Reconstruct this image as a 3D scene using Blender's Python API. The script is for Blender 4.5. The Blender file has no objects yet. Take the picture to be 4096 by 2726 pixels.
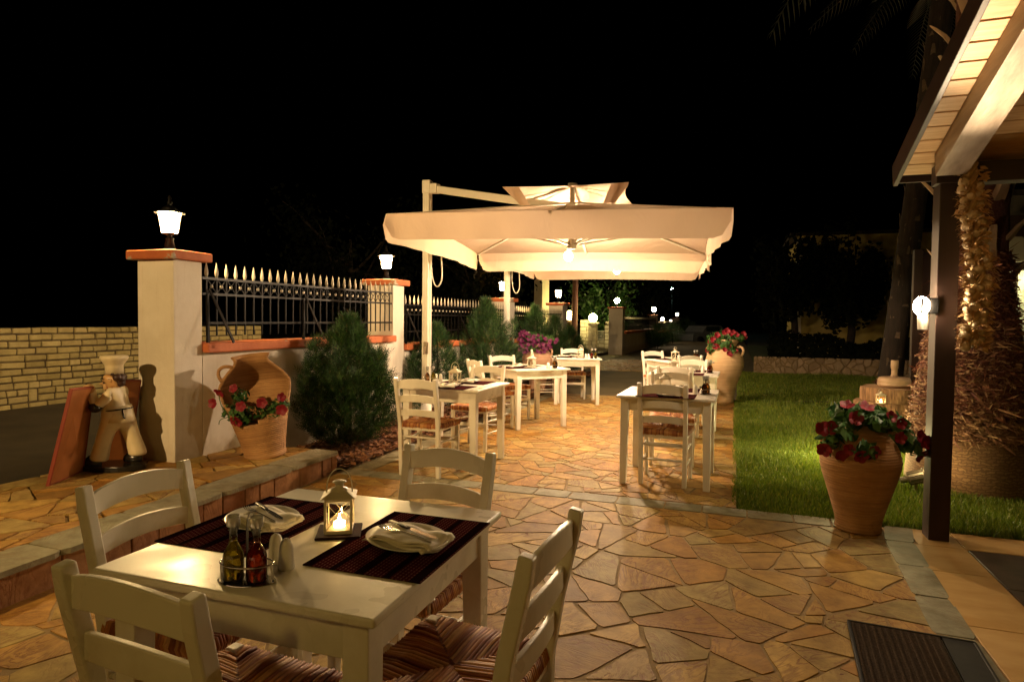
import bpy, bmesh, math, random
import numpy as np
from mathutils import Vector, Matrix, Euler
PI = math.pi; R = math.radians
sc = bpy.context.scene; C = sc.collection
TH = 0.34                                   # camera yaw: the terrace runs along +Y
# ------------------------------------------------------------------ camera
cd = bpy.data.cameras.new('camera'); cam = bpy.data.objects.new('camera', cd); C.objects.link(cam)
cd.sensor_width = 36; cd.lens = 2526.5/4096*36; cd.clip_end = 500; cd.clip_start = .05
cam.matrix_world = Matrix.Translation((0, 0, 1.3884)) @ Matrix.Rotation(TH, 4, 'Z') @ Matrix.Rotation(PI/2-.0347, 4, 'X') @ Matrix.Rotation(.011, 4, 'Z')
sc.camera = cam
# ------------------------------------------------------------------ world: a night sky
w = bpy.data.worlds.new('World'); sc.world = w; w.use_nodes = True
wt = w.node_tree; bg = wt.nodes['Background']
sky = wt.nodes.new('ShaderNodeTexSky'); sky.sky_type = 'NISHITA'; sky.sun_disc = False
sky.sun_elevation = R(-9); sky.sun_rotation = R(200)
wt.links.new(sky.outputs[0], bg.inputs[0]); bg.inputs[1].default_value = .05
sc.view_settings.view_transform = 'Standard'; sc.view_settings.look = 'None'
sc.view_settings.exposure = 0; sc.view_settings.gamma = 1
sc.cycles.use_denoising = True; sc.cycles.use_light_tree = True
sc.cycles.max_bounces = 8; sc.cycles.transparent_max_bounces = 12; sc.cycles.sample_clamp_indirect = 4
sc.cycles.caustics_reflective = False; sc.cycles.caustics_refractive = False

# ------------------------------------------------------------------ materials
M = {}
def new_mat(name):
    m = bpy.data.materials.new(name); m.use_nodes = True; M[name] = m
    t = m.node_tree; return m, t, t.nodes['Principled BSDF']
def ramp(t, stops):
    r = t.nodes.new('ShaderNodeValToRGB'); e = r.color_ramp.elements
    while len(e) < len(stops): e.new(.5)
    for x, (p, c) in zip(e, stops): x.position = p; x.color = (*c, 1)
    return r
def noise(t, scale, detail=4, rough=.55, vec=None, dist=0):
    n = t.nodes.new('ShaderNodeTexNoise'); n.inputs['Scale'].default_value = scale
    n.inputs['Detail'].default_value = detail; n.inputs['Roughness'].default_value = rough; n.inputs['Distortion'].default_value = dist
    if vec: t.links.new(vec, n.inputs['Vector'])
    return n
def coord(t, kind='Object', scale=None):
    c = t.nodes.new('ShaderNodeTexCoord'); o = c.outputs[kind]
    if scale:
        mp = t.nodes.new('ShaderNodeMapping'); mp.inputs['Scale'].default_value = scale
        t.links.new(o, mp.inputs['Vector']); o = mp.outputs[0]
    return o
def bump(t, b, h, strength=.3, dist=.01):
    n = t.nodes.new('ShaderNodeBump'); n.inputs['Strength'].default_value = strength; n.inputs['Distance'].default_value = dist
    t.links.new(h, n.inputs['Height']); t.links.new(n.outputs[0], b.inputs['Normal']); return n
def mix(t, fac, a, b, mode='MIX'):
    n = t.nodes.new('ShaderNodeMix'); n.data_type = 'RGBA'; n.blend_type = mode
    for s, v in ((n.inputs[0], fac), (n.inputs[6], a), (n.inputs[7], b)):
        if hasattr(v, 'is_linked'): t.links.new(v, s)
        elif isinstance(v, (int, float)): s.default_value = v
        else: s.default_value = (*v, 1)
    return n.outputs[2]
def island(t): return t.nodes.new('ShaderNodeNewGeometry').outputs['Random Per Island']
def plain(name, c1, c2=None, rough=.5, scale=8, bs=.15, bd=.004, metal=0, vscale=None, stops=(.35, .65), bscale=None):
    m, t, b = new_mat(name); b.inputs['Roughness'].default_value = rough; b.inputs['Metallic'].default_value = metal
    v = coord(t, 'Object', vscale); n = noise(t, scale, 6, .6, v)
    r = ramp(t, [(stops[0], c1), (stops[1], c2 or c1)]); t.links.new(n.outputs[0], r.inputs[0]); t.links.new(r.outputs[0], b.inputs['Base Color'])
    if bs:
        n2 = noise(t, bscale or scale*5, 5, .6, v); bump(t, b, n2.outputs[0], bs, bd)
    return m
def isl(name, stops, rough=.7, nscale=20, amount=.35, dark=(.3, .25, .2), bs=.3, bd=.004, vscale=None, spec=.5, transl=0):
    m, t, b = new_mat(name); b.inputs['Roughness'].default_value = rough; b.inputs['Specular IOR Level'].default_value = spec
    r = ramp(t, stops); t.links.new(island(t), r.inputs[0])
    n = noise(t, nscale, 6, .6, coord(t, 'Object', vscale)); rr = ramp(t, [(.3, (0, 0, 0)), (.7, (amount,)*3)]); t.links.new(n.outputs[0], rr.inputs[0])
    col = mix(t, rr.outputs[0], r.outputs[0], dark, 'MULTIPLY'); t.links.new(col, b.inputs['Base Color'])
    if bs: bump(t, b, n.outputs[0], bs, bd)
    if transl:
        tr = t.nodes.new('ShaderNodeBsdfTranslucent'); t.links.new(col, tr.inputs[0]); ms = t.nodes.new('ShaderNodeMixShader'); ms.inputs[0].default_value = transl
        t.links.new(b.outputs[0], ms.inputs[1]); t.links.new(tr.outputs[0], ms.inputs[2]); t.links.new(ms.outputs[0], t.nodes['Material Output'].inputs[0])
    return m
def emit(name, c, s):
    m, t, b = new_mat(name); t.nodes.remove(b); e = t.nodes.new('ShaderNodeEmission')
    e.inputs[0].default_value = (*c, 1); e.inputs[1].default_value = s; t.links.new(e.outputs[0], t.nodes['Material Output'].inputs[0]); return m
def glassy(name, c, alpha_fac=.85):
    m, t, b = new_mat(name); t.nodes.remove(b)
    tr = t.nodes.new('ShaderNodeBsdfTransparent'); tr.inputs[0].default_value = (*c, 1); g = t.nodes.new('ShaderNodeBsdfGlossy'); g.inputs['Roughness'].default_value = .04
    f = t.nodes.new('ShaderNodeFresnel'); f.inputs[0].default_value = 1.5
    ms = t.nodes.new('ShaderNodeMixShader'); t.links.new(f.outputs[0], ms.inputs[0]); t.links.new(tr.outputs[0], ms.inputs[1]); t.links.new(g.outputs[0], ms.inputs[2])
    t.links.new(ms.outputs[0], t.nodes['Material Output'].inputs[0]); return m

def stone_mat(name, stops, vein=(.17, .06, .02), rough=.62):
    m, t, b = new_mat(name); b.inputs['Roughness'].default_value = rough; b.inputs['Specular IOR Level'].default_value = .3
    ri = island(t); r = ramp(t, stops); t.links.new(ri, r.inputs[0])
    v = coord(t, 'Object')
    # every slab gets its own direction of bedding: offset the noise by its island number
    add = t.nodes.new('ShaderNodeVectorMath'); add.operation = 'MULTIPLY_ADD'; add.inputs[1].default_value = (1, 1, 1)
    cmb = t.nodes.new('ShaderNodeCombineXYZ'); mul = t.nodes.new('ShaderNodeMath'); mul.operation = 'MULTIPLY'; mul.inputs[1].default_value = 60
    t.links.new(ri, mul.inputs[0]); t.links.new(mul.outputs[0], cmb.inputs[2]); t.links.new(v, add.inputs[0]); t.links.new(cmb.outputs[0], add.inputs[2])
    rot = t.nodes.new('ShaderNodeVectorRotate'); rot.rotation_type = 'Z_AXIS'; t.links.new(add.outputs[0], rot.inputs['Vector'])
    mu2 = t.nodes.new('ShaderNodeMath'); mu2.operation = 'MULTIPLY'; mu2.inputs[1].default_value = 9; t.links.new(ri, mu2.inputs[0]); t.links.new(mu2.outputs[0], rot.inputs['Angle'])
    mp = t.nodes.new('ShaderNodeMapping'); mp.inputs['Scale'].default_value = (1, 3.2, 1); t.links.new(rot.outputs[0], mp.inputs[0])
    n1 = noise(t, 2.6, 5, .6, mp.outputs[0], 1.2)
    wv = t.nodes.new('ShaderNodeMath'); wv.operation = 'PINGPONG'; wv.inputs[1].default_value = .06; t.links.new(n1.outputs[0], wv.inputs[0])
    rv = ramp(t, [(0, (1, 1, 1)), (.014, (.6,)*3), (.034, (0, 0, 0))]); t.links.new(wv.outputs[0], rv.inputs[0])
    n0 = noise(t, 3, 3, .5, add.outputs[0]); gate = ramp(t, [(.38, (0, 0, 0)), (.58, (.8,)*3)]); t.links.new(n0.outputs[0], gate.inputs[0])
    fv = t.nodes.new('ShaderNodeMath'); fv.operation = 'MULTIPLY'; t.links.new(rv.outputs[0], fv.inputs[0]); t.links.new(gate.outputs[0], fv.inputs[1])
    n2 = noise(t, 9, 6, .65, add.outputs[0]); r2 = ramp(t, [(.28, (.50, .42, .32)), (.72, (1.15, 1.1, 1.05))]); t.links.new(n2.outputs[0], r2.inputs[0])
    c = mix(t, 1.0, r.outputs[0], r2.outputs[0], 'MULTIPLY'); c = mix(t, fv.outputs[0], c, vein); t.links.new(c, b.inputs['Base Color'])
    n3 = noise(t, 30, 6, .65, add.outputs[0]); ad = t.nodes.new('ShaderNodeMath'); ad.operation = 'ADD'; t.links.new(n3.outputs[0], ad.inputs[0])
    m3 = t.nodes.new('ShaderNodeMath'); m3.operation = 'MULTIPLY'; m3.inputs[1].default_value = -1.2; t.links.new(fv.outputs[0], m3.inputs[0]); t.links.new(m3.outputs[0], ad.inputs[1])
    bump(t, b, ad.outputs[0], .3, .004); return m

STONE = [(0, (.28, .16, .035)), (.15, (.46, .29, .07)), (.3, (.39, .21, .042)), (.45, (.34, .27, .09)), (.58, (.54, .36, .095)), (.7, (.29, .24, .085)), (.82, (.46, .24, .045)), (.92, (.42, .34, .13)), (1, (.34, .21, .055))]
stone_mat('flagstone', STONE)
stone_mat('grey_slab', [(0, (.24, .25, .18)), (.5, (.31, .30, .21)), (1, (.20, .22, .17))], (.2, .15, .08))
stone_mat('riser_stone', [(0, (.30, .13, .06)), (.5, (.38, .20, .09)), (1, (.26, .12, .06))])
plain('mortar', (.22, .15, .065), (.31, .215, .10), .9, 12, .5, .006)
plain('dark_mortar', (.06, .042, .022), (.09, .065, .035), .95, 12, .5, .006)
m, t, b = new_mat('white_paint'); v = coord(t)
n = noise(t, 2.2, 7, .65, v); r = ramp(t, [(.30, (.60, .55, .44)), (.48, (.76, .72, .63)), (.7, (.80, .76, .68))]); t.links.new(n.outputs[0], r.inputs[0])
n2 = noise(t, 26, 6, .7, v); r2 = ramp(t, [(.66, (0, 0, 0)), (.76, (.16,)*3)]); t.links.new(n2.outputs[0], r2.inputs[0])
t.links.new(mix(t, r2.outputs[0], r.outputs[0], (.42, .34, .22)), b.inputs['Base Color'])
n3 = noise(t, 12, 5, .6, coord(t, 'Object', (1, 1, .08))); n4 = noise(t, 5, 3, .5, v); rr = ramp(t, [(.35, (.26,)*3), (.65, (.44,)*3)]); t.links.new(n4.outputs[0], rr.inputs[0]); t.links.new(rr.outputs[0], b.inputs['Roughness'])
n5 = noise(t, 30, 5, .6, coord(t, 'Object', (1, .12, 1))); ad = t.nodes.new('ShaderNodeMath'); ad.operation = 'ADD'; t.links.new(n3.outputs[0], ad.inputs[0]); t.links.new(n5.outputs[0], ad.inputs[1]); bump(t, b, ad.outputs[0], .10, .002)
m, t, b = new_mat('stucco'); b.inputs['Roughness'].default_value = .85; v = coord(t)
n = noise(t, 1.3, 6, .65, v); r = ramp(t, [(.25, (.58, .52, .42)), (.6, (.76, .71, .62))]); t.links.new(n.outputs[0], r.inputs[0])
n2 = noise(t, 2, 6, .7, coord(t, 'Object', (5, 5, .5))); r2 = ramp(t, [(.56, (0, 0, 0)), (.75, (.40,)*3)]); t.links.new(n2.outputs[0], r2.inputs[0])
sz = t.nodes.new('ShaderNodeSeparateXYZ'); t.links.new(v, sz.inputs[0]); n3 = noise(t, 5, 5, .7, v); ma = t.nodes.new('ShaderNodeMath'); ma.operation = 'MULTIPLY_ADD'; ma.inputs[1].default_value = .35; t.links.new(n3.outputs[0], ma.inputs[0]); t.links.new(sz.outputs[2], ma.inputs[2])
r3 = ramp(t, [(.33, (.5,)*3), (.50, (0, 0, 0))]); t.links.new(ma.outputs[0], r3.inputs[0])
c = mix(t, r2.outputs[0], r.outputs[0], (.46, .38, .27)); c = mix(t, r3.outputs[0], c, (.36, .27, .16)); t.links.new(c, b.inputs['Base Color'])
n4 = noise(t, 60, 5, .6, v); n5 = noise(t, 6, 4, .6, v); ad = t.nodes.new('ShaderNodeMath'); ad.operation = 'MULTIPLY_ADD'; ad.inputs[1].default_value = 2.5; t.links.new(n5.outputs[0], ad.inputs[0]); t.links.new(n4.outputs[0], ad.inputs[2]); bump(t, b, ad.outputs[0], .4, .004)
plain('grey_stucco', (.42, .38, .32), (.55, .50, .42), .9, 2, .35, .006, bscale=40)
# terracotta paint peeling off to bare cement
m, t, b = new_mat('red_coping'); b.inputs['Roughness'].default_value = .7
n = noise(t, 3.2, 7, .62, coord(t)); r = ramp(t, [(.60, (0, 0, 0)), (.63, (1, 1, 1))]); t.links.new(n.outputs[0], r.inputs[0])
n2 = noise(t, 9, 5, .6, coord(t)); r2 = ramp(t, [(.3, (.40, .10, .03)), (.7, (.52, .15, .05))]); t.links.new(n2.outputs[0], r2.inputs[0])
t.links.new(mix(t, r.outputs[0], r2.outputs[0], (.42, .36, .28)), b.inputs['Base Color']); bump(t, b, n2.outputs[0], .4, .006)
plain('black_metal', (.003, .003, .003), (.006, .005, .005), .45, 20, .1, .001)
plain('dark_metal_rail', (.006, .005, .005), (.012, .010, .009), .38, 20, .1, .001)
for q in ('black_metal', 'dark_metal_rail'): M[q].node_tree.nodes['Principled BSDF'].inputs['Specular IOR Level'].default_value = .12
plain('white_finial', (.36, .32, .25), (.48, .43, .35), .4, 30, .1, .001)
m, t, b = new_mat('canvas'); b.inputs['Roughness'].default_value = .85
n = noise(t, 1.5, 3, .5, coord(t)); r = ramp(t, [(.30, (.58, .44, .315)), (.7, (.65, .50, .36))]); t.links.new(n.outputs[0], r.inputs[0]); t.links.new(r.outputs[0], b.inputs['Base Color'])
n2 = noise(t, 4.5, 4, .55, coord(t, 'Object', (1, 1, .45)), .6); bump(t, b, n2.outputs[0], .7, .03)
tr = t.nodes.new('ShaderNodeBsdfTranslucent'); t.links.new(r.outputs[0], tr.inputs[0]); ms = t.nodes.new('ShaderNodeMixShader'); ms.inputs[0].default_value = .33
t.links.new(b.outputs[0], ms.inputs[1]); t.links.new(tr.outputs[0], ms.inputs[2]); t.links.new(ms.outputs[0], t.nodes['Material Output'].inputs[0])
plain('white_metal', (.70, .66, .56), (.76, .72, .62), .35, 4, .05, .001)
isl('rush', [(0, (.22, .055, .02)), (.35, (.36, .12, .035)), (.7, (.50, .22, .06)), (1, (.62, .36, .14))], .6, 40, .5, (.5, .35, .25), .2, .001, (1, 1, 1))
isl('conifer', [(0, (.004, .018, .006)), (.5, (.010, .042, .009)), (.85, (.030, .10, .015)), (.97, (.08, .13, .025)), (1, (.14, .07, .03))], .6, 6, .3, (.5, .5, .4), 0, transl=.2)
isl('leaf', [(0, (.025, .09, .02)), (.5, (.05, .14, .03)), (1, (.10, .20, .05))], .45, 20, .3, (.5, .5, .4), 0, transl=.25)
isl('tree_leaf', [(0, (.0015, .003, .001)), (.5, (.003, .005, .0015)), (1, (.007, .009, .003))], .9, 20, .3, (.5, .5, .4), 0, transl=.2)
isl('grass', [(0, (.08, .14, .010)), (.5, (.15, .22, .014)), (.9, (.22, .28, .02)), (1, (.30, .26, .05))], .55, 3, .35, (.55, .6, .4), 0, transl=.3)
plain('lawn_soil', (.03, .05, .012), (.05, .09, .02), .95, 10, .5, .02)
isl('bark_chip', [(0, (.10, .04, .02)), (.5, (.22, .09, .04)), (1, (.32, .16, .07))], .9, 30, .4, (.5, .4, .3), .3)
plain('bed_soil', (.07, .035, .018), (.14, .065, .03), .95, 14, .6, .02)
def clay(name, a, bcol, dark):
    m, t, b = new_mat(name); b.inputs['Roughness'].default_value = .75
    n = noise(t, 3.5, 6, .6, coord(t)); r = ramp(t, [(.3, a), (.7, bcol)]); t.links.new(n.outputs[0], r.inputs[0])
    n2 = noise(t, 1, 5, .6, coord(t, 'Object', (3, 3, 60))); r2 = ramp(t, [(.42, (1, 1, 1)), (.55, (0, 0, 0))]); t.links.new(n2.outputs[0], r2.inputs[0])
    n4 = noise(t, 5, 6, .7, coord(t, 'Object', (1, 1, .6))); r4 = ramp(t, [(.60, (0, 0, 0)), (.72, (.7,)*3)]); t.links.new(n4.outputs[0], r4.inputs[0])
    f = t.nodes.new('ShaderNodeMath'); f.operation = 'MULTIPLY'; f.inputs[1].default_value = .35; t.links.new(r2.outputs[0], f.inputs[0])
    c = mix(t, f.outputs[0], r.outputs[0], dark); c = mix(t, r4.outputs[0], c, dark); t.links.new(c, b.inputs['Base Color'])
    wv = t.nodes.new('ShaderNodeTexWave'); wv.bands_direction = 'Z'; wv.inputs['Scale'].default_value = 18; wv.inputs['Distortion'].default_value = 2.5; wv.inputs['Detail'].default_value = 3; wv.inputs['Detail Scale'].default_value = .6
    t.links.new(coord(t), wv.inputs[0]); ad = t.nodes.new('ShaderNodeMath'); ad.operation = 'ADD'; t.links.new(wv.outputs['Fac'], ad.inputs[0]); n3 = noise(t, 60, 4, .6, coord(t)); t.links.new(n3.outputs[0], ad.inputs[1])
    bump(t, b, ad.outputs[0], .35, .006); return m
clay('clay', (.34, .17, .065), (.52, .30, .13), (.18, .08, .03))
clay('pale_clay', (.52, .34, .17), (.64, .44, .25), (.34, .19, .09))
clay('pink_clay', (.55, .32, .19), (.66, .42, .27), (.38, .20, .11))
plain('red_petal', (.13, .001, .008), (.25, .003, .018), .6, 30, .1, .002)
plain('purple_petal', (.075, .004, .04), (.17, .012, .10), .6, 30, .1, .002)
isl('placemat', [(0, (.045, .012, .012)), (1, (.075, .02, .018))], .8, 200, .3, (.5, .5, .5), .2, .001)
m, t, b = new_mat('woven_mat'); b.inputs['Roughness'].default_value = .8; b.inputs['Specular IOR Level'].default_value = .0
v = coord(t); sx = t.nodes.new('ShaderNodeSeparateXYZ'); t.links.new(v, sx.inputs[0])
def mnode(op, a, bb=None, cc=None):
    n = t.nodes.new('ShaderNodeMath'); n.operation = op
    for i, q in enumerate((a, bb, cc)):
        if q is None: continue
        if hasattr(q, 'is_linked'): t.links.new(q, n.inputs[i])
        else: n.inputs[i].default_value = q
    return n.outputs[0]
fx = mnode('FRACT', mnode('MULTIPLY', sx.outputs[0], 95)); row = mnode('FLOOR', mnode('MULTIPLY', sx.outputs[0], 95))
fy = mnode('FRACT', mnode('MULTIPLY_ADD', sx.outputs[1], 75, mnode('MULTIPLY', row, .37)))
line = mnode('MULTIPLY', mnode('LESS_THAN', mnode('ABSOLUTE', mnode('SUBTRACT', fx, .5)), .17), mnode('LESS_THAN', mnode('ABSOLUTE', mnode('SUBTRACT', fy, .5)), .3))
band = mnode('LESS_THAN', mnode('ABSOLUTE', mnode('SUBTRACT', mnode('PINGPONG', mnode('ADD', sx.outputs[0], .002), .075), .04)), .026)
edge = mnode('LESS_THAN', mnode('ABSOLUTE', sx.outputs[0]), .148)
fac = mnode('MULTIPLY', mnode('MULTIPLY', line, band), .45)
t.links.new(mix(t, fac, mix(t, band, (.010, .004, .005), (.045, .007, .010)), (.26, .14, .11)), b.inputs['Base Color']); bump(t, b, fx, .3, .002)
plain('porcelain', (.78, .75, .68), (.82, .79, .72), .18, 3, .0)
plain('linen', (.72, .66, .54), (.78, .72, .60), .85, 12, .3, .003, bscale=120)
plain('steel', (.55, .53, .5), (.62, .6, .56), .18, 10, 0, metal=1)
plain('dark_handle', (.02, .012, .008), (.03, .02, .015), .3, 10, 0)
plain('coaster', (.018, .004, .003), (.03, .007, .005), .7, 30, .2, .001)
m, t, b = new_mat('frosted_glass'); b.inputs['Base Color'].default_value = (.80, .80, .76, 1); b.inputs['Roughness'].default_value = .12; b.inputs['Transmission Weight'].default_value = .55
glassy('clear_glass', (.93, .94, .92)); glassy('lantern_glass', (.97, .96, .93))
def liquid(name, c, rough=.02):
    m, t, b = new_mat(name); b.inputs['Base Color'].default_value = (*c, 1); b.inputs['Roughness'].default_value = rough; b.inputs['Transmission Weight'].default_value = .75; b.inputs['IOR'].default_value = 1.35
liquid('olive_oil', (.55, .42, .03)); liquid('vinegar', (.42, .04, .01)); liquid('dark_vinegar', (.14, .05, .012)); liquid('amber_oil', (.62, .26, .03))
plain('lantern_metal', (.60, .53, .37), (.68, .61, .45), .35, 6, .05, .001)
plain('wax', (.8, .74, .6), None, .5, 5, 0)
emit('flame', (1, .62, .22), 280); emit('candle_glow', (1, .58, .18), 16)
emit('pillar_lamp', (1, .66, .27), 900); emit('bulb', (1, .71, .44), 3500); emit('flood', (1, .76, .47), 520)
emit('yellow_globe', (1, .78, .26), 90); emit('far_lamp', (1, .72, .38), 260); emit('green_lamp', (.55, 1, .80), 110); emit('small_globe', (1, .85, .6), 10)
emit('terrace_lamp_glow', (1, .56, .19), 150); emit('window_glow', (1, .80, .52), 1.0)
plain('dark_wood', (.024, .010, .007), (.040, .018, .011), .5, 6, .15, .002, vscale=(1, 1, .1))
m, t, b = new_mat('pine_board'); b.inputs['Roughness'].default_value = .5
r = ramp(t, [(0, (.62, .40, .18)), (.5, (.70, .46, .22)), (1, (.66, .40, .17))]); t.links.new(island(t), r.inputs[0])
n = noise(t, 4, 6, .6, coord(t, 'Object', (1, 14, 14)), .6); rr = ramp(t, [(.35, (1, 1, 1)), (.7, (.78, .66, .5))]); t.links.new(n.outputs[0], rr.inputs[0])
c = mix(t, 1., r.outputs[0], rr.outputs[0], 'MULTIPLY')
vo = t.nodes.new('ShaderNodeTexVoronoi'); vo.inputs['Scale'].default_value = 3; t.links.new(coord(t, 'Object', (.9, 2, 2)), vo.inputs['Vector'])
rk = ramp(t, [(.03, (1, 1, 1)), (.075, (0, 0, 0))]); t.links.new(vo.outputs['Distance'], rk.inputs[0])
t.links.new(mix(t, rk.outputs[0], c, (.22, .09, .03)), b.inputs['Base Color']); bump(t, b, n.outputs[0], .15, .002)
plain('old_wood', (.20, .14, .09), (.42, .33, .24), .6, 9, .5, .004, vscale=(1, .08, 1))
plain('orange_board', (.26, .085, .02), (.36, .13, .035), .45, 5, .15, .002); plain('red_edge', (.20, .03, .015), (.26, .045, .02), .5, 5, .1, .001)
plain('statue_white', (.68, .58, .36), (.78, .68, .46), .4, 8, .15, .002); plain('statue_skin', (.58, .34, .14), (.64, .40, .18), .4, 8, .1, .001)
plain('statue_black', (.01, .01, .01), (.016, .014, .012), .22, 8, .05, .001); plain('hair', (.035, .014, .008), (.05, .02, .012), .5, 30, .3, .002)
isl('wall_block', [(0, (.27, .22, .09)), (.4, (.42, .35, .16)), (.75, (.34, .28, .13)), (1, (.50, .42, .21))], .9, 9, .55, (.5, .48, .4), .7, .02)
isl('pale_block', [(0, (.48, .45, .36)), (1, (.62, .58, .47))], .9, 9, .4, (.5, .48, .4), .6, .01)
isl('rubble', [(0, (.25, .17, .10)), (.5, (.34, .25, .16)), (1, (.42, .30, .20))], .9, 9, .55, (.5, .48, .4), .7, .02)
plain('asphalt', (.026, .018, .008), (.052, .038, .018), .85, 2, .6, .006, bscale=90)
plain('concrete', (.075, .055, .024), (.115, .088, .04), .85, 1.2, .4, .005, bscale=50)
plain('earth', (.03, .03, .018), (.05, .045, .025), .95, 1, .4, .02)
isl('fiber', [(0, (.13, .055, .03)), (.45, (.24, .11, .055)), (.75, (.40, .23, .11)), (1, (.55, .36, .19))], .8, 20, .3, (.5, .4, .3), 0)
isl('fiber_red', [(0, (.10, .03, .02)), (.5, (.17, .055, .03)), (.85, (.26, .10, .05)), (1, (.40, .22, .12))], .8, 20, .3, (.5, .4, .3), 0)
m, t, b = new_mat('palm_base'); b.inputs['Roughness'].default_value = .9
br = t.nodes.new('ShaderNodeTexBrick'); br.inputs['Scale'].default_value = 1; br.inputs['Brick Width'].default_value = .06; br.inputs['Row Height'].default_value = .022; br.inputs['Mortar Size'].default_value = .005
br.inputs['Color1'].default_value = (.30, .18, .08, 1); br.inputs['Color2'].default_value = (.20, .11, .05, 1); br.inputs['Mortar'].default_value = (.15, .085, .04, 1)
n = noise(t, 14, 4, .6, coord(t)); mv = mix(t, .07, coord(t, 'UV'), n.outputs[1]); t.links.new(mv, br.inputs['Vector']); t.links.new(br.outputs[0], b.inputs['Base Color']); bump(t, b, br.outputs['Fac'], -.5, .01)
plain('palm_core', (.09, .03, .02), (.14, .05, .03), .95, 12, .8, .03)
plain('palm_boot', (.24, .15, .09), (.40, .28, .17), .8, 7, .5, .006, vscale=(1, 1, .3))
plain('dark_boot', (.06, .04, .022), (.12, .08, .045), .85, 7, .5, .006)
plain('palm_frond', (.005, .008, .003), (.010, .013, .004), .6, 10, .1)
isl('garlic', [(0, (.46, .33, .20)), (.6, (.60, .47, .31)), (1, (.70, .60, .46))], .55, 30, .3, (.6, .5, .35), .3, .002)
isl('garlic_skin', [(0, (.36, .20, .08)), (.6, (.48, .29, .12)), (1, (.62, .44, .22))], .65, 30, .3, (.6, .5, .35), .3, .002)
m, t, b = new_mat('log_bark'); b.inputs['Roughness'].default_value = .9
n = noise(t, 3, 7, .65, coord(t, 'Object', (9, 9, 1.4)), .5); r = ramp(t, [(.35, (.10, .05, .025)), (.55, (.28, .15, .07)), (.7, (.40, .24, .12))]); t.links.new(n.outputs[0], r.inputs[0]); t.links.new(r.outputs[0], b.inputs['Base Color']); bump(t, b, n.outputs[0], 1, .03)
plain('log_end', (.36, .22, .11), (.46, .30, .16), .8, 3, .3, .004)
plain('weathered_hub', (.30, .19, .11), (.42, .28, .17), .6, 6, .3, .004)
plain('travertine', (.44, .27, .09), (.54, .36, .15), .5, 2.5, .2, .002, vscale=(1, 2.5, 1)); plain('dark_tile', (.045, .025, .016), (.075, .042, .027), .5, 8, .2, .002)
plain('rubber', (.012, .011, .010), (.02, .018, .016), .6, 20, .1, .001); plain('mat_pile', (.022, .013, .008), (.06, .04, .025), .95, 120, .6, .004)
for q in ('coaster', 'tree_leaf', 'travertine', 'dark_tile', 'mat_pile', 'rubber'): M[q].node_tree.nodes['Principled BSDF'].inputs['Specular IOR Level'].default_value = .12
plain('bronze_fitting', (.20, .16, .11), (.28, .23, .16), .4, 20, .2, .002, metal=.7)
plain('grey_metal', (.30, .28, .24), (.36, .33, .29), .35, 6, .05, .001, metal=.5); plain('red_mark', (.5, .02, .02), None, .5, 5, 0)
plain('yellow_wall', (.48, .37, .11), (.58, .46, .15), .9, 1.5, .2, .004); plain('dull_yellow', (.17, .13, .035), (.22, .17, .05), .9, 1.5, .2, .004)
plain('cream_trim', (.62, .56, .42), (.68, .62, .48), .8, 3, .1, .003)
plain('dark_glass', (.02, .03, .028), None, .08, 3, 0); glassy('green_glass', (.62, .80, .70))
plain('bark', (.014, .009, .006), (.03, .02, .013), .95, 8, .8, .02, vscale=(3, 3, .5)); plain('pink_trunk', (.20, .10, .07), (.26, .14, .10), .9, 8, .6, .02)
plain('rope', (.66, .60, .48), None, .8, 60, .3, .001); plain('car_paint', (.10, .11, .12), (.12, .13, .14), .2, 3, 0); plain('plastic_grey', (.50, .46, .40), (.55, .51, .45), .4, 4, .05, .001)

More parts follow.
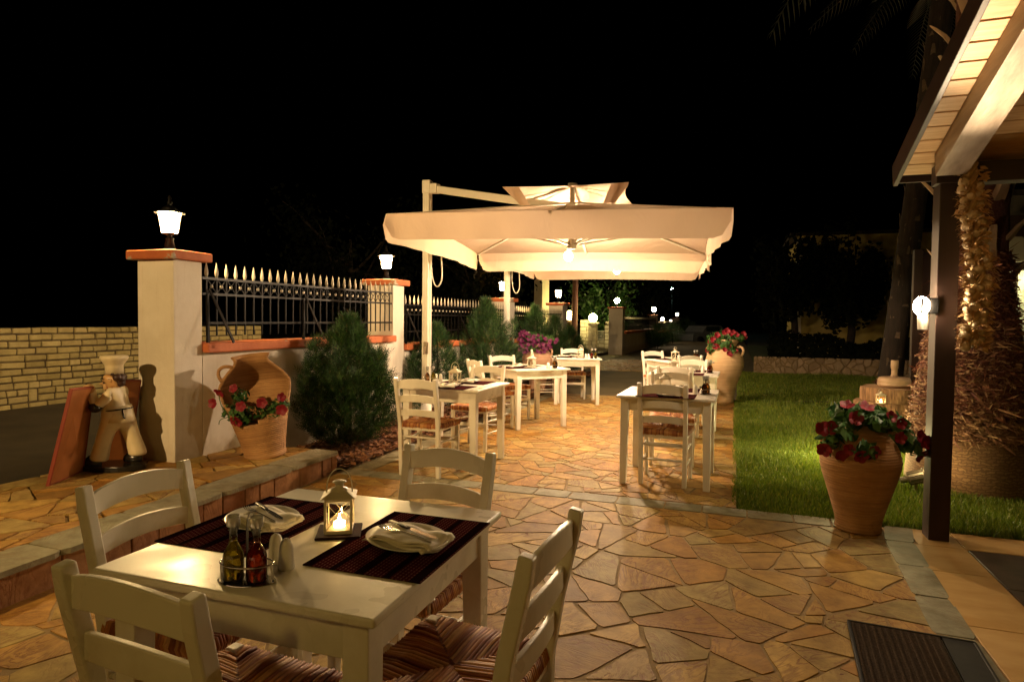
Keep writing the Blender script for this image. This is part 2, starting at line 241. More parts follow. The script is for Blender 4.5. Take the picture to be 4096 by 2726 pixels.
# ------------------------------------------------------------------ mesh helpers
class MB:
    def __init__(s): s.v = []; s.f = []
    def add(s, vs, fs):
        o = len(s.v); s.v += [tuple(p) for p in vs]; s.f += [tuple(i+o for i in f) for f in fs]; return s
    def box(s, c, d, rz=0, mat=None):
        x, y, z = d[0]/2, d[1]/2, d[2]/2
        vs = [Vector((a*x, b*y, e*z)) for e in (-1, 1) for a, b in ((-1, -1), (1, -1), (1, 1), (-1, 1))]
        mm = Matrix.Translation(c) @ (mat if mat else Matrix.Rotation(rz, 4, 'Z'))
        return s.add([mm @ v for v in vs], [(3, 2, 1, 0), (4, 5, 6, 7), (0, 1, 5, 4), (1, 2, 6, 5), (2, 3, 7, 6), (3, 0, 4, 7)])
    def loft(s, secs, cap=True):                       # list of equal-length rings
        n = len(secs[0]); vs = [p for r in secs for p in r]; fs = []
        for i in range(len(secs)-1):
            for j in range(n): fs.append((i*n+j, i*n+(j+1) % n, (i+1)*n+(j+1) % n, (i+1)*n+j))
        if cap: fs += [tuple(range(n-1, -1, -1)), tuple(range((len(secs)-1)*n, len(secs)*n))]
        return s.add(vs, fs)
    def bar(s, p0, p1, wx, wy, up=(0, 1, 0)):          # rectangular bar between two points
        return s.path([p0, p1], [(wx, wy)]*2, up)
    def path(s, pts, sizes, up=(0, 1, 0)):
        pts = [Vector(p) for p in pts]; secs = []
        for i, p in enumerate(pts):
            d = (pts[min(i+1, len(pts)-1)]-pts[max(i-1, 0)]).normalized(); u = Vector(up); a = d.cross(u)
            if a.length < 1e-4: a = d.cross(Vector((1, 0, 0)))
            a.normalize(); bb = a.cross(d).normalized(); wx, wy = sizes[i]
            secs.append([p+a*(sx*wx/2)+bb*(sy*wy/2) for sx, sy in ((-1, -1), (1, -1), (1, 1), (-1, 1))])
        return s.loft(secs)
    def tube(s, pts, r, n=8, cap=True):
        pts = [Vector(p) for p in pts]; secs = []; rr = r if isinstance(r, (list, tuple)) else [r]*len(pts); prev = None
        for i, p in enumerate(pts):
            d = (pts[min(i+1, len(pts)-1)]-pts[max(i-1, 0)]).normalized()
            a = prev if prev is not None else d.orthogonal().normalized()
            a = (a-d*a.dot(d)); a = a.normalized() if a.length > 1e-6 else d.orthogonal().normalized(); prev = a; bb = d.cross(a)
            secs.append([p+(a*math.cos(2*PI*k/n)+bb*math.sin(2*PI*k/n))*rr[i] for k in range(n)])
        return s.loft(secs, cap)
    def lathe(s, prof, n=32, c=(0, 0, 0), keep=None, wob=0, seed=0):
        rg = random.Random(seed); ph = rg.random()*6; rows = len(prof); c = Vector(c)
        vs = [c+Vector((r*math.cos(2*PI*k/n)*(1+wob*math.sin(2*2*PI*k/n+ph)), r*math.sin(2*PI*k/n)*(1+wob*math.sin(3*2*PI*k/n+ph)), z)) for r, z in prof for k in range(n)]; fs = []
        for i in range(rows-1):
            for k in range(n):
                if keep and not keep(2*PI*(k+.5)/n, (prof[i][1]+prof[i+1][1])/2, (prof[i][0]+prof[i+1][0])/2): continue
                fs.append((i*n+k, i*n+(k+1) % n, (i+1)*n+(k+1) % n, (i+1)*n+k))
        return s.add(vs, fs)
    def ball(s, c, r, n=10, sz=1):
        m = max(4, n//2); return s.lathe([(max(1e-4, r*math.sin(PI*i/m)), -r*sz*math.cos(PI*i/m)) for i in range(m+1)], n, c)
    def quad(s, a, b, c, d): return s.add([a, b, c, d], [(0, 1, 2, 3)])
    def build(s, name, mat, parent=None, smooth=False, bevel=0, seg=2, angle=35, solid=0, sub=0):
        me = bpy.data.meshes.new(name); me.from_pydata(s.v, [], s.f)
        return link(name, me, mat, parent, smooth, bevel, seg, angle, solid, sub)
def link(name, me, mat, parent=None, smooth=False, bevel=0, seg=2, angle=35, solid=0, sub=0):
    me.validate(); me.update()
    mats = mat if isinstance(mat, list) else [mat]
    for q in mats: me.materials.append(M[q])
    o = bpy.data.objects.new(name, me); C.objects.link(o); o.parent = parent
    if smooth:
        me.polygons.foreach_set('use_smooth', [True]*len(me.polygons))
    if sub: q = o.modifiers.new('sub', 'SUBSURF'); q.levels = q.render_levels = sub
    if solid: q = o.modifiers.new('solid', 'SOLIDIFY'); q.thickness = solid; q.offset = 0
    if bevel: q = o.modifiers.new('bevel', 'BEVEL'); q.width = bevel; q.segments = seg; q.limit_method = 'ANGLE'; q.angle_limit = R(angle); q.harden_normals = False
    return o
def np_mesh(name, V, F, mat, parent=None):             # V (n,3), F (m,k) arrays
    me = bpy.data.meshes.new(name); k = F.shape[1]
    me.vertices.add(len(V)); me.vertices.foreach_set('co', V.astype(np.float32).ravel())
    me.loops.add(F.size); me.loops.foreach_set('vertex_index', F.astype(np.int32).ravel())
    me.polygons.add(len(F)); me.polygons.foreach_set('loop_start', np.arange(0, F.size, k, dtype=np.int32)); me.update(calc_edges=True)
    return link(name, me, mat, parent)
def tag(o, label=None, cat=None, group=None, kind=None):
    if label: o['label'] = label
    if cat: o['category'] = cat
    if group: o['group'] = group
    if kind: o['kind'] = kind
    return o
def thing(name, label, cat, loc=(0, 0, 0), rz=0, group=None):
    o = bpy.data.objects.new(name, None); C.objects.link(o); o.empty_display_size = .1
    o.location = loc; o.rotation_euler = (0, 0, rz); return tag(o, label, cat, group)
def copy_tree(o, parent=None):
    kids = list(o.children); c = o.copy(); C.objects.link(c); c.parent = parent
    for k in kids: copy_tree(k, c)
    return c
def place(proto, used, label, loc, rz, group=None, scale=None):    # the first call moves the original, later calls copy it
    o = proto if not used else copy_tree(proto); used.append(1)
    o.location = loc; o.rotation_euler = (0, 0, rz); o['label'] = label
    if group: o['group'] = group
    if scale: o.scale = (scale,)*3
    return o
def facing(dx, dy): return math.atan2(-dx, dy)
def bez(p, n=10):
    a, b, c, d = [Vector(q) for q in p]; return [a*(1-u)**3+b*3*u*(1-u)**2+c*3*u*u*(1-u)+d*u**3 for u in [i/n for i in range(n+1)]]

# ================================================================== THE SETTING
def struct(o): o['kind'] = 'structure'; return o
def sheet(name, pts, mat): return struct(MB().add(pts, [tuple(range(len(pts)))]).build(name, mat))
sheet('ground', [(-120, -40, -.06), (120, -40, -.06), (120, 220, -.06), (-120, 220, -.06)], 'earth')
sheet('road', [(-9.4, -12, .09), (-4.80, -12, .09), (-4.80, 4.2, .09), (-4.95, 4.2, .09), (-4.95, 60, .09), (-9.4, 60, .09)], 'asphalt')
sheet('driveway', [(-4.9, 11.45, -.012), (.6, 11.45, -.012), (.6, 80, -.012), (-9.2, 80, -.012), (-9.2, 17.2, -.012), (-4.9, 17.2, -.012)], 'concrete')
sheet('garden_bed', [(-4.6, 4.6, .03), (-3.30, 4.6, .03), (-3.30, 16.4, .03), (-4.6, 16.4, .03)], 'bed_soil')
sheet('lawn', [(.03, 4.90, -.02), (12, 4.90, -.02), (12, 40, -.02), (.03, 40, -.02)], 'lawn_soil')
sheet('paving_bed', [(-3.34, -3, .006), (.95, -3, .006), (.95, 4.92, .006), (.035, 4.92, .006), (.035, 11.5, .006), (-3.34, 11.5, .006)], 'mortar')
# ---- crazy paving: power-diagram slabs, every slab its own solid outline with a mortar gap
def clip_poly(poly, nx, ny, d):                        # keep n.p <= d
    out = []
    for i in range(len(poly)):
        a, b = poly[i], poly[(i+1) % len(poly)]; da, db = nx*a[0]+ny*a[1]-d, nx*b[0]+ny*b[1]-d
        if da <= 0: out.append(a)
        if (da < 0) != (db < 0) and da != db: q = da/(da-db); out.append((a[0]+(b[0]-a[0])*q, a[1]+(b[1]-a[1])*q))
    return out
def chaikin(p, n=1, q=.07):
    for _ in range(n):
        o = []
        for i in range(len(p)):
            a, b = p[i], p[(i+1) % len(p)]; o += [(a[0]+(b[0]-a[0])*q, a[1]+(b[1]-a[1])*q), (a[0]+(b[0]-a[0])*(1-q), a[1]+(b[1]-a[1])*(1-q))]
        p = o
    return p
def slab_mb(mb, poly, z, th, rg, jit=.0055):
    ar = abs(sum(poly[i][0]*poly[(i+1) % len(poly)][1]-poly[(i+1) % len(poly)][0]*poly[i][1] for i in range(len(poly))))/2
    if len(poly) < 3 or ar < .004: return
    p = chaikin(poly); q = []
    for i in range(len(p)):                            # split long edges and roughen them
        a, b = p[i], p[(i+1) % len(p)]; L = math.hypot(b[0]-a[0], b[1]-a[1]); k = max(1, int(L/.07))
        for j in range(k): q.append((a[0]+(b[0]-a[0])*j/k+rg.uniform(-jit, jit), a[1]+(b[1]-a[1])*j/k+rg.uniform(-jit, jit)))
    cx = sum(a for a, _ in q)/len(q); cy = sum(b for _, b in q)/len(q); h = z+rg.uniform(-.001, .0015); tx, ty = rg.uniform(-.004, .004), rg.uniform(-.004, .004)
    ring = lambda s, zz: [(cx+(a-cx)*s, cy+(b-cy)*s, zz+tx*(a-cx)+ty*(b-cy)) for a, b in q]
    n = len(q); secs = [ring(1.0, h-th), ring(1.0, h-.0015), ring(.992, h)]; o = len(mb.v)
    mb.v += [v for r in secs for v in r]
    for i in range(2):
        for j in range(n): mb.f.append((o+i*n+j, o+i*n+(j+1) % n, o+(i+1)*n+(j+1) % n, o+(i+1)*n+j))
    mb.f.append(tuple(o+2*n+j for j in range(n)))
def area(p): return abs(sum(p[i][0]*p[(i+1) % len(p)][1]-p[(i+1) % len(p)][0]*p[i][1] for i in range(len(p))))/2
def shatter(poly, rg, joint, lo, hi):                  # broken slabs: cut across the long side until small enough
    A = area(poly)
    if A < rg.uniform(lo, hi): return [poly] if A > .0035 else []
    n = len(poly); cx = sum(p[0] for p in poly)/n; cy = sum(p[1] for p in poly)/n
    sxx = sum((p[0]-cx)**2 for p in poly); syy = sum((p[1]-cy)**2 for p in poly); sxy = sum((p[0]-cx)*(p[1]-cy) for p in poly)
    a = .5*math.atan2(2*sxy, sxx-syy)+rg.gauss(0, .42); k = .22*math.sqrt(A); qx, qy = cx+rg.uniform(-k, k), cy+rg.uniform(-k, k); nx, ny = math.cos(a), math.sin(a); d = nx*qx+ny*qy; j = joint*rg.uniform(.55, 1.2)
    out = []
    for sg in (1, -1):
        h = clip_poly(poly, sg*nx, sg*ny, sg*d-j)
        if len(h) >= 3: out += shatter(h, rg, joint, lo, hi)
    return out
def crazy(name, x0, y0, x1, y1, dens, z, th, seed, joint=.008, mat='flagstone', shape=None, asp=1.0, lo=.018, hi=.12):
    rg = random.Random(seed); pad = .4; A = (x1-x0+2*pad)*(y1-y0+2*pad); N = int(A*dens); st = math.sqrt(A/N); P = []; tries = 0
    while len(P) < N and tries < N*60:                 # dart throwing with a different reach for every slab
        tries += 1; q = (x0-pad+rg.random()*(x1-x0+2*pad), y0-pad+rg.random()*(y1-y0+2*pad), st*rg.uniform(.35, 1.05))
        if all((q[0]-p[0])**2+((q[1]-p[1])*asp)**2 > (.5*(q[2]+p[2]))**2 for p in P): P.append(q)
    P = [(a, b, r*r*.55) for a, b, r in P]
    mb = MB()
    for i, (px, py, pw) in enumerate(P):
        poly = [(x0, y0), (x1, y0), (x1, y1), (x0, y1)]
        if shape: poly = list(shape)
        near = sorted(((qx-px)**2+(qy-py)**2, k) for k, (qx, qy, _) in enumerate(P) if k != i and abs(qx-px) < 4*st and abs(qy-py) < 4*st)[:22]
        for d2, k in near:
            qx, qy, qw = P[k]; L = math.sqrt(d2)
            if L < .02: continue
            ux, uy = (qx-px)/L, (qy-py)/L; m = (d2+pw-qw)/(2*L); poly = clip_poly(poly, ux, uy, ux*px+uy*py+m-joint*rg.uniform(.6, 1.35))
            if len(poly) < 3: break
        if len(poly) >= 3:
            for piece in shatter(poly, rg, joint, lo, hi): slab_mb(mb, piece, z, th, rg)
    return struct(mb.build(name, mat))
crazy('paving', -3.28, -.6, .92, 4.70, 5, .010, .03, 3)
crazy('path', -3.06, 4.93, .03, 11.4, 6, .010, .03, 11, asp=1.35, lo=.014, hi=.085)
mb = MB(); rg = random.Random(4)                       # rows of squared slabs: along the seam, the bed and the terrace
def row(mb, p0, p1, w, lo, hi, z=.010):
    a, b = Vector((*p0, 0)), Vector((*p1, 0)); L = (b-a).length; d = (b-a)/L; nrm = Vector((-d.y, d.x, 0)); s = 0
    while s < L-.02:
        l = min(rg.uniform(lo, hi), L-s); l = L-s if L-s-l < .12 else l; q = [a+d*(s+.006)+nrm*.006, a+d*(s+l-.006)+nrm*.006, a+d*(s+l-.006)+nrm*(w-.006), a+d*(s+.006)+nrm*(w-.006)]
        slab_mb(mb, [(v.x, v.y) for v in q], z, .03, rg, .002); s += l
row(mb, (-3.28, 4.715), (.90, 4.715), .20, .22, .5); row(mb, (-3.075, 4.93), (-3.075, 11.4), .22, .3, .55)
struct(mb.build('paving_border', 'grey_slab'))
crazy('far_path', -4.2, 17.4, .2, 22.5, 5, -.002, .02, 8, .02)
# ---- terrace floor on the right
struct(MB().box((3.9, 0.9, -.02), (5.94, 7.9, .05)).build('terrace_floor', 'mortar'))
mb = MB(); rg = random.Random(9)
edge = [(.80, .9), (.84, 2.2), (.86, 3.24), (.925, 4.55), (.985, 4.87)]
for (xa, ya), (xb, yb) in zip(edge[:-1], edge[1:]):
    k = max(1, round((yb-ya)/.42))
    for i in range(k):
        u0, u1 = i/k, (i+1)/k; A = (xa+(xb-xa)*u0, ya+(yb-ya)*u0+.004); B = (xa+(xb-xa)*u1, ya+(yb-ya)*u1-.004)
        slab_mb(mb, [A, (A[0]+.165, A[1]), (B[0]+.165, B[1]), B], .013, .03, rg, .001)
struct(mb.build('terrace_border', 'grey_slab'))
mb = MB()
def tile(x0, y0, x1, y1, z=.012): mb.box(((x0+x1)/2, (y0+y1)/2, z-.008), (x1-x0-.005, y1-y0-.005, .016))
for i, y in enumerate((4.53, 4.08, 3.38, 2.68, 1.98, 1.28, .58)):
    y1 = (4.86, 4.53, 4.08, 3.38, 2.68, 1.98, 1.28)[i]; xl = 1.105 if y > 4.2 else 1.03
    tile(xl, y, 1.36, y1)
    if i == 0:
        for k in range(8): tile(1.36+k*.6, y, 1.96+k*.6, y1)
struct(mb.build('terrace_tiles', 'travertine', bevel=.002, seg=1))
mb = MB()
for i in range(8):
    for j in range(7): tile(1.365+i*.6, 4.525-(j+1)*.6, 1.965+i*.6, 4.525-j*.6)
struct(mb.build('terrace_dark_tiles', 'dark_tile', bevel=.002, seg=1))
sheet('lawn_kerb', [(.05, 11.60, .012), (5, 13.3, .012), (5, 13.42, .012), (.05, 11.70, .012)], 'concrete')
# ---- raised entrance platform with a slab nosing and stone riser
PZ = .19
def px_(y): return -3.10-.047*y                        # front edge runs slightly off the wall line
struct(MB().loft([[(px_(-1)-.03, -1, -.05), (px_(4.78)-.03, 4.775, -.05), (-4.85, 4.775, -.05), (-4.85, -1, -.05)], [(px_(-1)-.03, -1, PZ-.018), (px_(4.78)-.03, 4.775, PZ-.018), (-4.85, 4.775, PZ-.018), (-4.85, -1, PZ-.018)]]).build('platform', 'mortar'))
crazy('platform_stones', -4.85, -1, -3.2, 4.78, 4.5, PZ, .02, 21, .008, shape=[(px_(-1)-.27, -1), (px_(4.78)-.27, 4.77), (-4.84, 4.77), (-4.84, -1)])
rg = random.Random(5); mb = MB(); y = -1.0
while y < 4.74:
    l = rg.uniform(.45, .8); y2 = min(y+l, 4.785); y2 = 4.785 if 4.785-y2 < .25 else y2
    slab_mb(mb, [(px_(y)-.265, y+.004), (px_(y)+.012, y+.004), (px_(y2)+.012, y2-.004), (px_(y2)-.265, y2-.004)], PZ+.003, .03, rg, .002); y = y2
struct(mb.build('platform_nosing', 'grey_slab'))
mb = MB(); y = -1.0
while y < 4.74:
    l = rg.uniform(.14, .34); y2 = min(y+l, 4.775); s = rg.uniform(-.004, .006)
    mb.loft([[(px_(y)-.06, y+.004, z), (px_(y)-.012+s, y+.004, z), (px_(y2)-.012+s, y2-.004, z), (px_(y2)-.06, y2-.004, z)] for z in (-.03, PZ-.030)]); y = y2
struct(mb.build('platform_riser', 'riser_stone', bevel=.004, seg=1))
# ---- lawn blades
def blades(name, boxes, seed, hr, wd, mat='grass', lean=.5):
    rs = np.random.RandomState(seed); V = []; 
    for x0, y0, x1, y1, n in boxes:
        x = rs.uniform(x0, x1, n); y = rs.uniform(y0, y1, n); patch = .75+.35*np.sin(x*2.1+1.3*np.sin(y*1.7))*np.sin(y*2.3)
        h = rs.uniform(hr[0], hr[1], n)*patch; a = rs.uniform(0, 2*PI, n); b = rs.uniform(0, 2*PI, n); ln = rs.uniform(.1, lean, n)*h; w_ = wd*rs.uniform(.7, 1.3, n)
        base = np.stack([x, y, np.full(n, -.02)], 1); sd = np.stack([np.cos(a)*w_, np.sin(a)*w_, np.zeros(n)], 1); dr = np.stack([np.cos(b)*ln, np.sin(b)*ln, np.zeros(n)], 1)
        up = np.stack([np.zeros(n)]*2+[h], 1)
        V.append(np.stack([base-sd, base+sd, base+up*.55+dr*.35+sd*.8, base+up*.55+dr*.35-sd*.8, base+up+dr*1.1], 1))
    V = np.concatenate(V); n = len(V); i = np.arange(n)*5
    F = np.concatenate([np.stack([i, i+1, i+2], 1), np.stack([i, i+2, i+3], 1), np.stack([i+3, i+2, i+4], 1)])
    return tag(np_mesh(name, V.reshape(-1, 3), F, mat), kind='stuff')
tag(blades('grass', [(.05, 4.92, 3.2, 6.2, 36000), (.05, 6.2, 3.2, 8.2, 34000), (.05, 8.2, 3.6, 11.65, 34000), (.005, 4.95, .06, 11.5, 2600), (.05, 4.86, 1.9, 4.94, 900)], 1, (.055, .10), .0042), 'bright green mown grass between path, kerb and terrace', 'grass')
tag(blades('grass', [(.05, 11.8, 5, 18.4, 42000)], 2, (.06, .11), .007), 'dim grass of the far lawn in front of the rubble wall', 'grass')
tag(blades('grass', [(3.2, 4.92, 6, 11.5, 9000)], 3, (.06, .1), .006), 'grass behind the palm trunk towards the glass door', 'grass')
# a few dry leaves blown onto the paving
rs = np.random.RandomState(77); n = 150; t_ = rs.rand(n); x = np.where(t_ < .45, -3.0+rs.exponential(.22, n), np.where(t_ < .75, -.02-rs.exponential(.15, n), rs.uniform(-3, .7, n))); y = np.where(t_ < .75, rs.uniform(4.9, 11, n), rs.uniform(2.4, 6, n)); a = rs.uniform(0, 2*PI, n); L = rs.uniform(.010, .022, n); Wd = L*.5; c, s = np.cos(a), np.sin(a); z = .016+rs.uniform(0, .006, (n, 4))
P = np.stack([np.stack([x+u*L*c-v*Wd*s, y+u*L*s+v*Wd*c, z[:, k]], 1) for k, (u, v) in enumerate(((-1, 0), (0, -1), (1, 0), (0, 1)))], 1).reshape(-1, 3)
tag(np_mesh('dry_leaves', P, np.arange(n*4).reshape(-1, 4), 'bark_chip'), 'small dry leaves scattered over the paving', 'leaves', kind='stuff')
# bark mulch
rs = np.random.RandomState(5); n = 5200; x = rs.uniform(-4.25, -3.27, n); y = rs.uniform(4.78, 16.2, n)**1.0; y[:3000] = rs.uniform(4.78, 8.5, 3000); z = rs.uniform(.032, .06, n); a = rs.uniform(0, PI, n); L = rs.uniform(.01, .028, n); Wd = L*rs.uniform(.3, .7, n); tl = rs.uniform(-.012, .012, (n, 2))
c, s = np.cos(a), np.sin(a); P = np.stack([np.stack([x+u*L*c-v*Wd*s, y+u*L*s+v*Wd*c, z+u*tl[:, 0]+v*tl[:, 1]], 1) for u, v in ((-1, -1), (1, -1), (1, 1), (-1, 1))], 1).reshape(-1, 3)
tag(np_mesh('bark_mulch', P, np.arange(n*4).reshape(-1, 4), 'bark_chip'), 'brown bark chips spread under the conifers', 'mulch', kind='stuff')

# ================================================================== BOUNDARY WALL
XW = -4.28
def pillar(label, y0, y1, top, xl=.39, zb=-.03, cap=.075, mat='stucco', x=XW, over=.06):
    p = thing('gate_pillar', label, 'pillar', (x-xl/2, (y0+y1)/2, 0), 0, 'capped pillars of the boundary wall')
    h = (y1-y0)/2; MB().box((0, 0, (zb+top-cap)/2), (xl, 2*h, top-cap-zb)).build('shaft', mat, p, bevel=.008)
    MB().box((0, 0, top-cap/2), (xl+2*over, 2*h+2*over, cap)).build('cap', 'red_coping', p, bevel=.012)
    return p
pillar('cream pillar behind the chef statue, its red cap peeling', 3.90, 4.19, 1.915)
pillar('cream pillar behind the dark conifer beside the platform', 7.37, 7.66, 1.895)
pillar('narrow pillar beyond the second umbrella mast', 11.93, 12.24, 1.81)
pillar('pillar at the end of the near wall before the driveway gap', 16.05, 16.55, 1.83)
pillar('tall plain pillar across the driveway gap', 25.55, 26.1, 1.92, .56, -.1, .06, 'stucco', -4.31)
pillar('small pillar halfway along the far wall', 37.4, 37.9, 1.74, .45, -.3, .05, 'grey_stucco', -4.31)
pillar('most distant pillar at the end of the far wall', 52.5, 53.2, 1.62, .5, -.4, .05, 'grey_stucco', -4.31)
def low_wall(label, y0, y1, top, x=XW, zb=-.05, mat='stucco', cop=.085):
    p = thing('boundary_wall', label, 'wall', (x, y0, 0), 0, 'low rendered walls between the pillars'); L = y1-y0
    MB().box((-.12, L/2, (zb+top-cop)/2), (.24, L, top-cop-zb)).build('wall', mat, p)
    MB().box((-.105, L/2, top-cop/2), (.33, L+.0, cop)).build('coping', 'red_coping', p, bevel=.014); return p
low_wall('cream wall with red coping behind the broken jar', 4.193, 7.367, 1.155)
low_wall('cream wall with red coping behind the first umbrella mast', 7.663, 11.927, 1.03)
low_wall('cream wall with red coping behind the purple flowers', 12.243, 16.047, .98)
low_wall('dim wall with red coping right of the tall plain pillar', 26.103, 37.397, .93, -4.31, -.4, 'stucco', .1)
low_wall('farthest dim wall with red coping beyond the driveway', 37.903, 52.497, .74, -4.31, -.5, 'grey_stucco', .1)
def finial_mb(h=.135, r=.016):
    return MB().lathe([(.006, 0), (.010, .01), (r, .035), (r*.95, .055), (.009, .095), (.006, h*.8), (.001, h)], 8)
FIN = finial_mb().build('finial', 'white_finial', None, True); fin_used = []
RND = MB().lathe([(.001, -.008), (.014, -.006), (.017, 0), (.014, .006), (.001, .008)], 10).build('roundel', 'white_finial', None, True); rnd_used = []
RND.data.transform(Matrix.Rotation(PI/2, 4, 'Y'))
def fence(label, y0, y1, zc, zt, n, x=XW-.02, parts=True, brace=True):
    f = thing('iron_fence', label, 'fence', (x, y0, 0), 0, 'spearhead iron fences on the low walls'); L = y1-y0; top = zt-.15
    for zz, r in ((top, .011), (top-.135, .011), (zc+.17, .009)):
        MB().box((0, L/2, zz), (.022, L, .02)).build('rail', 'dark_metal_rail', f)
    ys = [(i+.5)*L/n for i in range(n)]
    for i, yy in enumerate(ys):
        if parts:
            pk = MB().box((0, 0, (zc+.06+top+.01)/2), (.011, .011, top-zc-.05)).build('picket', 'black_metal', f) if i == 0 else None
            if i == 0: proto = pk
            else: pk = proto.copy(); C.objects.link(pk); pk.parent = f
            pk.location = (0, yy, 0)
            fi = FIN if not fin_used else FIN.copy(); fin_used.append(1)
            if fi is not FIN: C.objects.link(fi)
            fi.parent = pk; fi.location = (0, 0, top+.005)
            if i < n-1:
                rd = RND if not rnd_used else RND.copy(); rnd_used.append(1)
                if rd is not RND: C.objects.link(rd)
                rd.parent = f; rd.location = (0, yy+L/n/2, top-.068)
    if not parts:
        mb = MB()
        for yy in ys: mb.box((0, yy, (zc+.06+zt)/2), (.014, .014, zt-zc-.06))
        mb.build('pickets', 'black_metal', f)
        mb = MB()
        for yy in ys: mb.lathe([(.006, 0), (.02, .04), (.001, .14)], 5, (0, yy, top))
        mb.build('finials', 'white_finial', f)['kind'] = 'stuff'
    mb = MB()                                          # crossed tie bars between the two upper rails
    for i in range(n-1):
        a, b = ys[i], ys[i+1]; mb.bar((.004, a, top), (.004, b, top-.135), .006, .006, (1, 0, 0)); mb.bar((-.004, b, top), (-.004, a, top-.135), .006, .006, (1, 0, 0))
    mb.build('tie_bars', 'black_metal', f)
    if brace:
        for yy in (.05, L*.42):
            MB().box((.02, yy, (zc+top-.14)/2), (.022, .022, top-.14-zc)).build('upright', 'black_metal', f)
            MB().bar((.02, yy+.02, zc+.46), (.19, yy+.12, zc), .022, .012, (1, 0, 0)).build('brace', 'dark_metal_rail', f)
    return f
fence('spearhead fence between the chef pillar and the next pillar', 4.20, 7.36, 1.155, 1.86, 28)
fence('spearhead fence behind the first umbrella mast', 7.67, 11.92, 1.03, 1.72, 34)
fence('spearhead fence behind the purple flowers', 12.25, 16.04, .98, 1.68, 30)
fence('dim fence right of the tall plain pillar', 26.15, 37.38, .93, 1.58, 60, -4.35, False, False)
fence('farthest dim fence beyond the driveway', 37.95, 52.4, .74, 1.40, 60, -4.35, False, False)

# ---- pillar lanterns: cage, flared roof, lit glass
def pillar_lantern(kind='pillar_lamp'):
    p = thing('pillar_lantern', '', 'lamp', (0, 0, 0), 0, 'lit lanterns on the pillars')
    MB().lathe([(.001, 0), (.075, 0), (.075, .012), (.045, .03), (.028, .10), (.034, .115), (.018, .125), (.018, .14), (.05, .15), (.06, .158), (.001, .158)], 16).build('base', 'black_metal', p, True, .001)
    MB().lathe([(.058, .162), (.083, .322)], 8).build('glass', kind, p)
    mb = MB()
    for k in range(8):
        a = 2*PI*k/8; mb.bar((.061*math.cos(a), .061*math.sin(a), .16), (.087*math.cos(a), .087*math.sin(a), .325), .008, .008, (0, 0, 1))
    mb.build('cage', 'black_metal', p)
    MB().lathe([(.001, .40), (.02, .392), (.06, .36), (.06, .35), (.118, .330), (.118, .322), (.001, .322)], 16).build('roof', 'black_metal', p)
    MB().lathe([(.014, .39), (.022, .41), (.010, .43), (.016, .45), (.001, .475)], 8).build('finial', 'black_metal', p, True); return p
LP = pillar_lantern(); lp_used = []
place(LP, lp_used, 'largest lit lantern on the pillar behind the chef statue', (-4.475, 4.045, 1.915), 0)
place(LP, lp_used, 'lit lantern on the pillar behind the dark conifer', (-4.475, 7.515, 1.895), .3)
place(LP, lp_used, 'lit lantern half hidden by the second umbrella mast', (-4.475, 12.08, 1.81), .2)
place(LP, lp_used, 'lit lantern on the pillar before the driveway gap', (-4.475, 16.3, 1.83), 0)
def far_lantern(label, loc, m, r=.11):
    p = thing('far_lantern', label, 'lamp', loc, 0, 'distant lit lanterns')
    MB().lathe([(.001, 0), (.05, 0), (.03, .08), (.03, .16), (.001, .16)], 8).build('base', 'black_metal', p)
    MB().ball((0, 0, .16+r), r, 14).build('globe', m, p, True)
far_lantern('lit lantern on the tall plain pillar across the gap', (-4.59, 25.8, 1.92), 'far_lamp')
far_lantern('lit lantern on the small pillar along the far wall', (-4.53, 37.6, 1.74), 'far_lamp', .13)
far_lantern('lit lantern low above the farthest dim fence', (-4.45, 41.5, 1.23), 'far_lamp', .1)
far_lantern('tiny pale globe above the farthest fence', (-4.4, 46.5, 1.12), 'small_globe', .09)
far_lantern('pale globe on the most distant pillar', (-4.5, 52.8, 1.62), 'small_globe', .13)

# ================================================================== FURNITURE
def rush_seat(parent):
    rg = random.Random(12); mb = MB(); wf, wb, d, zt = .205, .185, .19, .462
    cor = [Vector((-wf, d, zt)), Vector((wf, d, zt)), Vector((wb, -d, zt)), Vector((-wb, -d, zt))]; cen = Vector((0, .01, zt-.006))
    for q in range(4):
        a, b = cor[q], cor[(q+1) % 4]; ed = (b-a); n = 34; nin = Vector((0, 0, 0))
        mid = (a+b)/2; inn = (cen-mid); inn.z = 0; inn = inn.normalized(); inn -= ed.normalized()*inn.dot(ed.normalized()); inn.normalize()
        for i in range(n):
            u = (i+.5)/n; e = a+ed*u+Vector((0, 0, rg.uniform(-.002, .002)))
            dep = (cen-mid).length*min(u, 1-u)*2*.99; m = min(u, 1-u)*2
            j = rg.uniform(-.004, .004); sk = ed.normalized()*j
            pts = [e-inn*.004+Vector((0, 0, -.040)), e-inn*.013+Vector((0, 0, -.018)), e-inn*.007+Vector((0, 0, .003)), e+inn*(dep*.4)+sk+Vector((0, 0, .008*m)), e+inn*dep+sk+Vector((0, 0, -.004))]
            mb.tube(pts, [.0062*rg.uniform(.8, 1.2)]*5, 5, False)
    # underside pad so nothing shows through
    mb.loft([[c*1+Vector((0, 0, -.044)) for c in cor], [c*.97+Vector((0, 0, .012)) for c in cor]])
    return mb.build('seat', 'rush', parent, True)
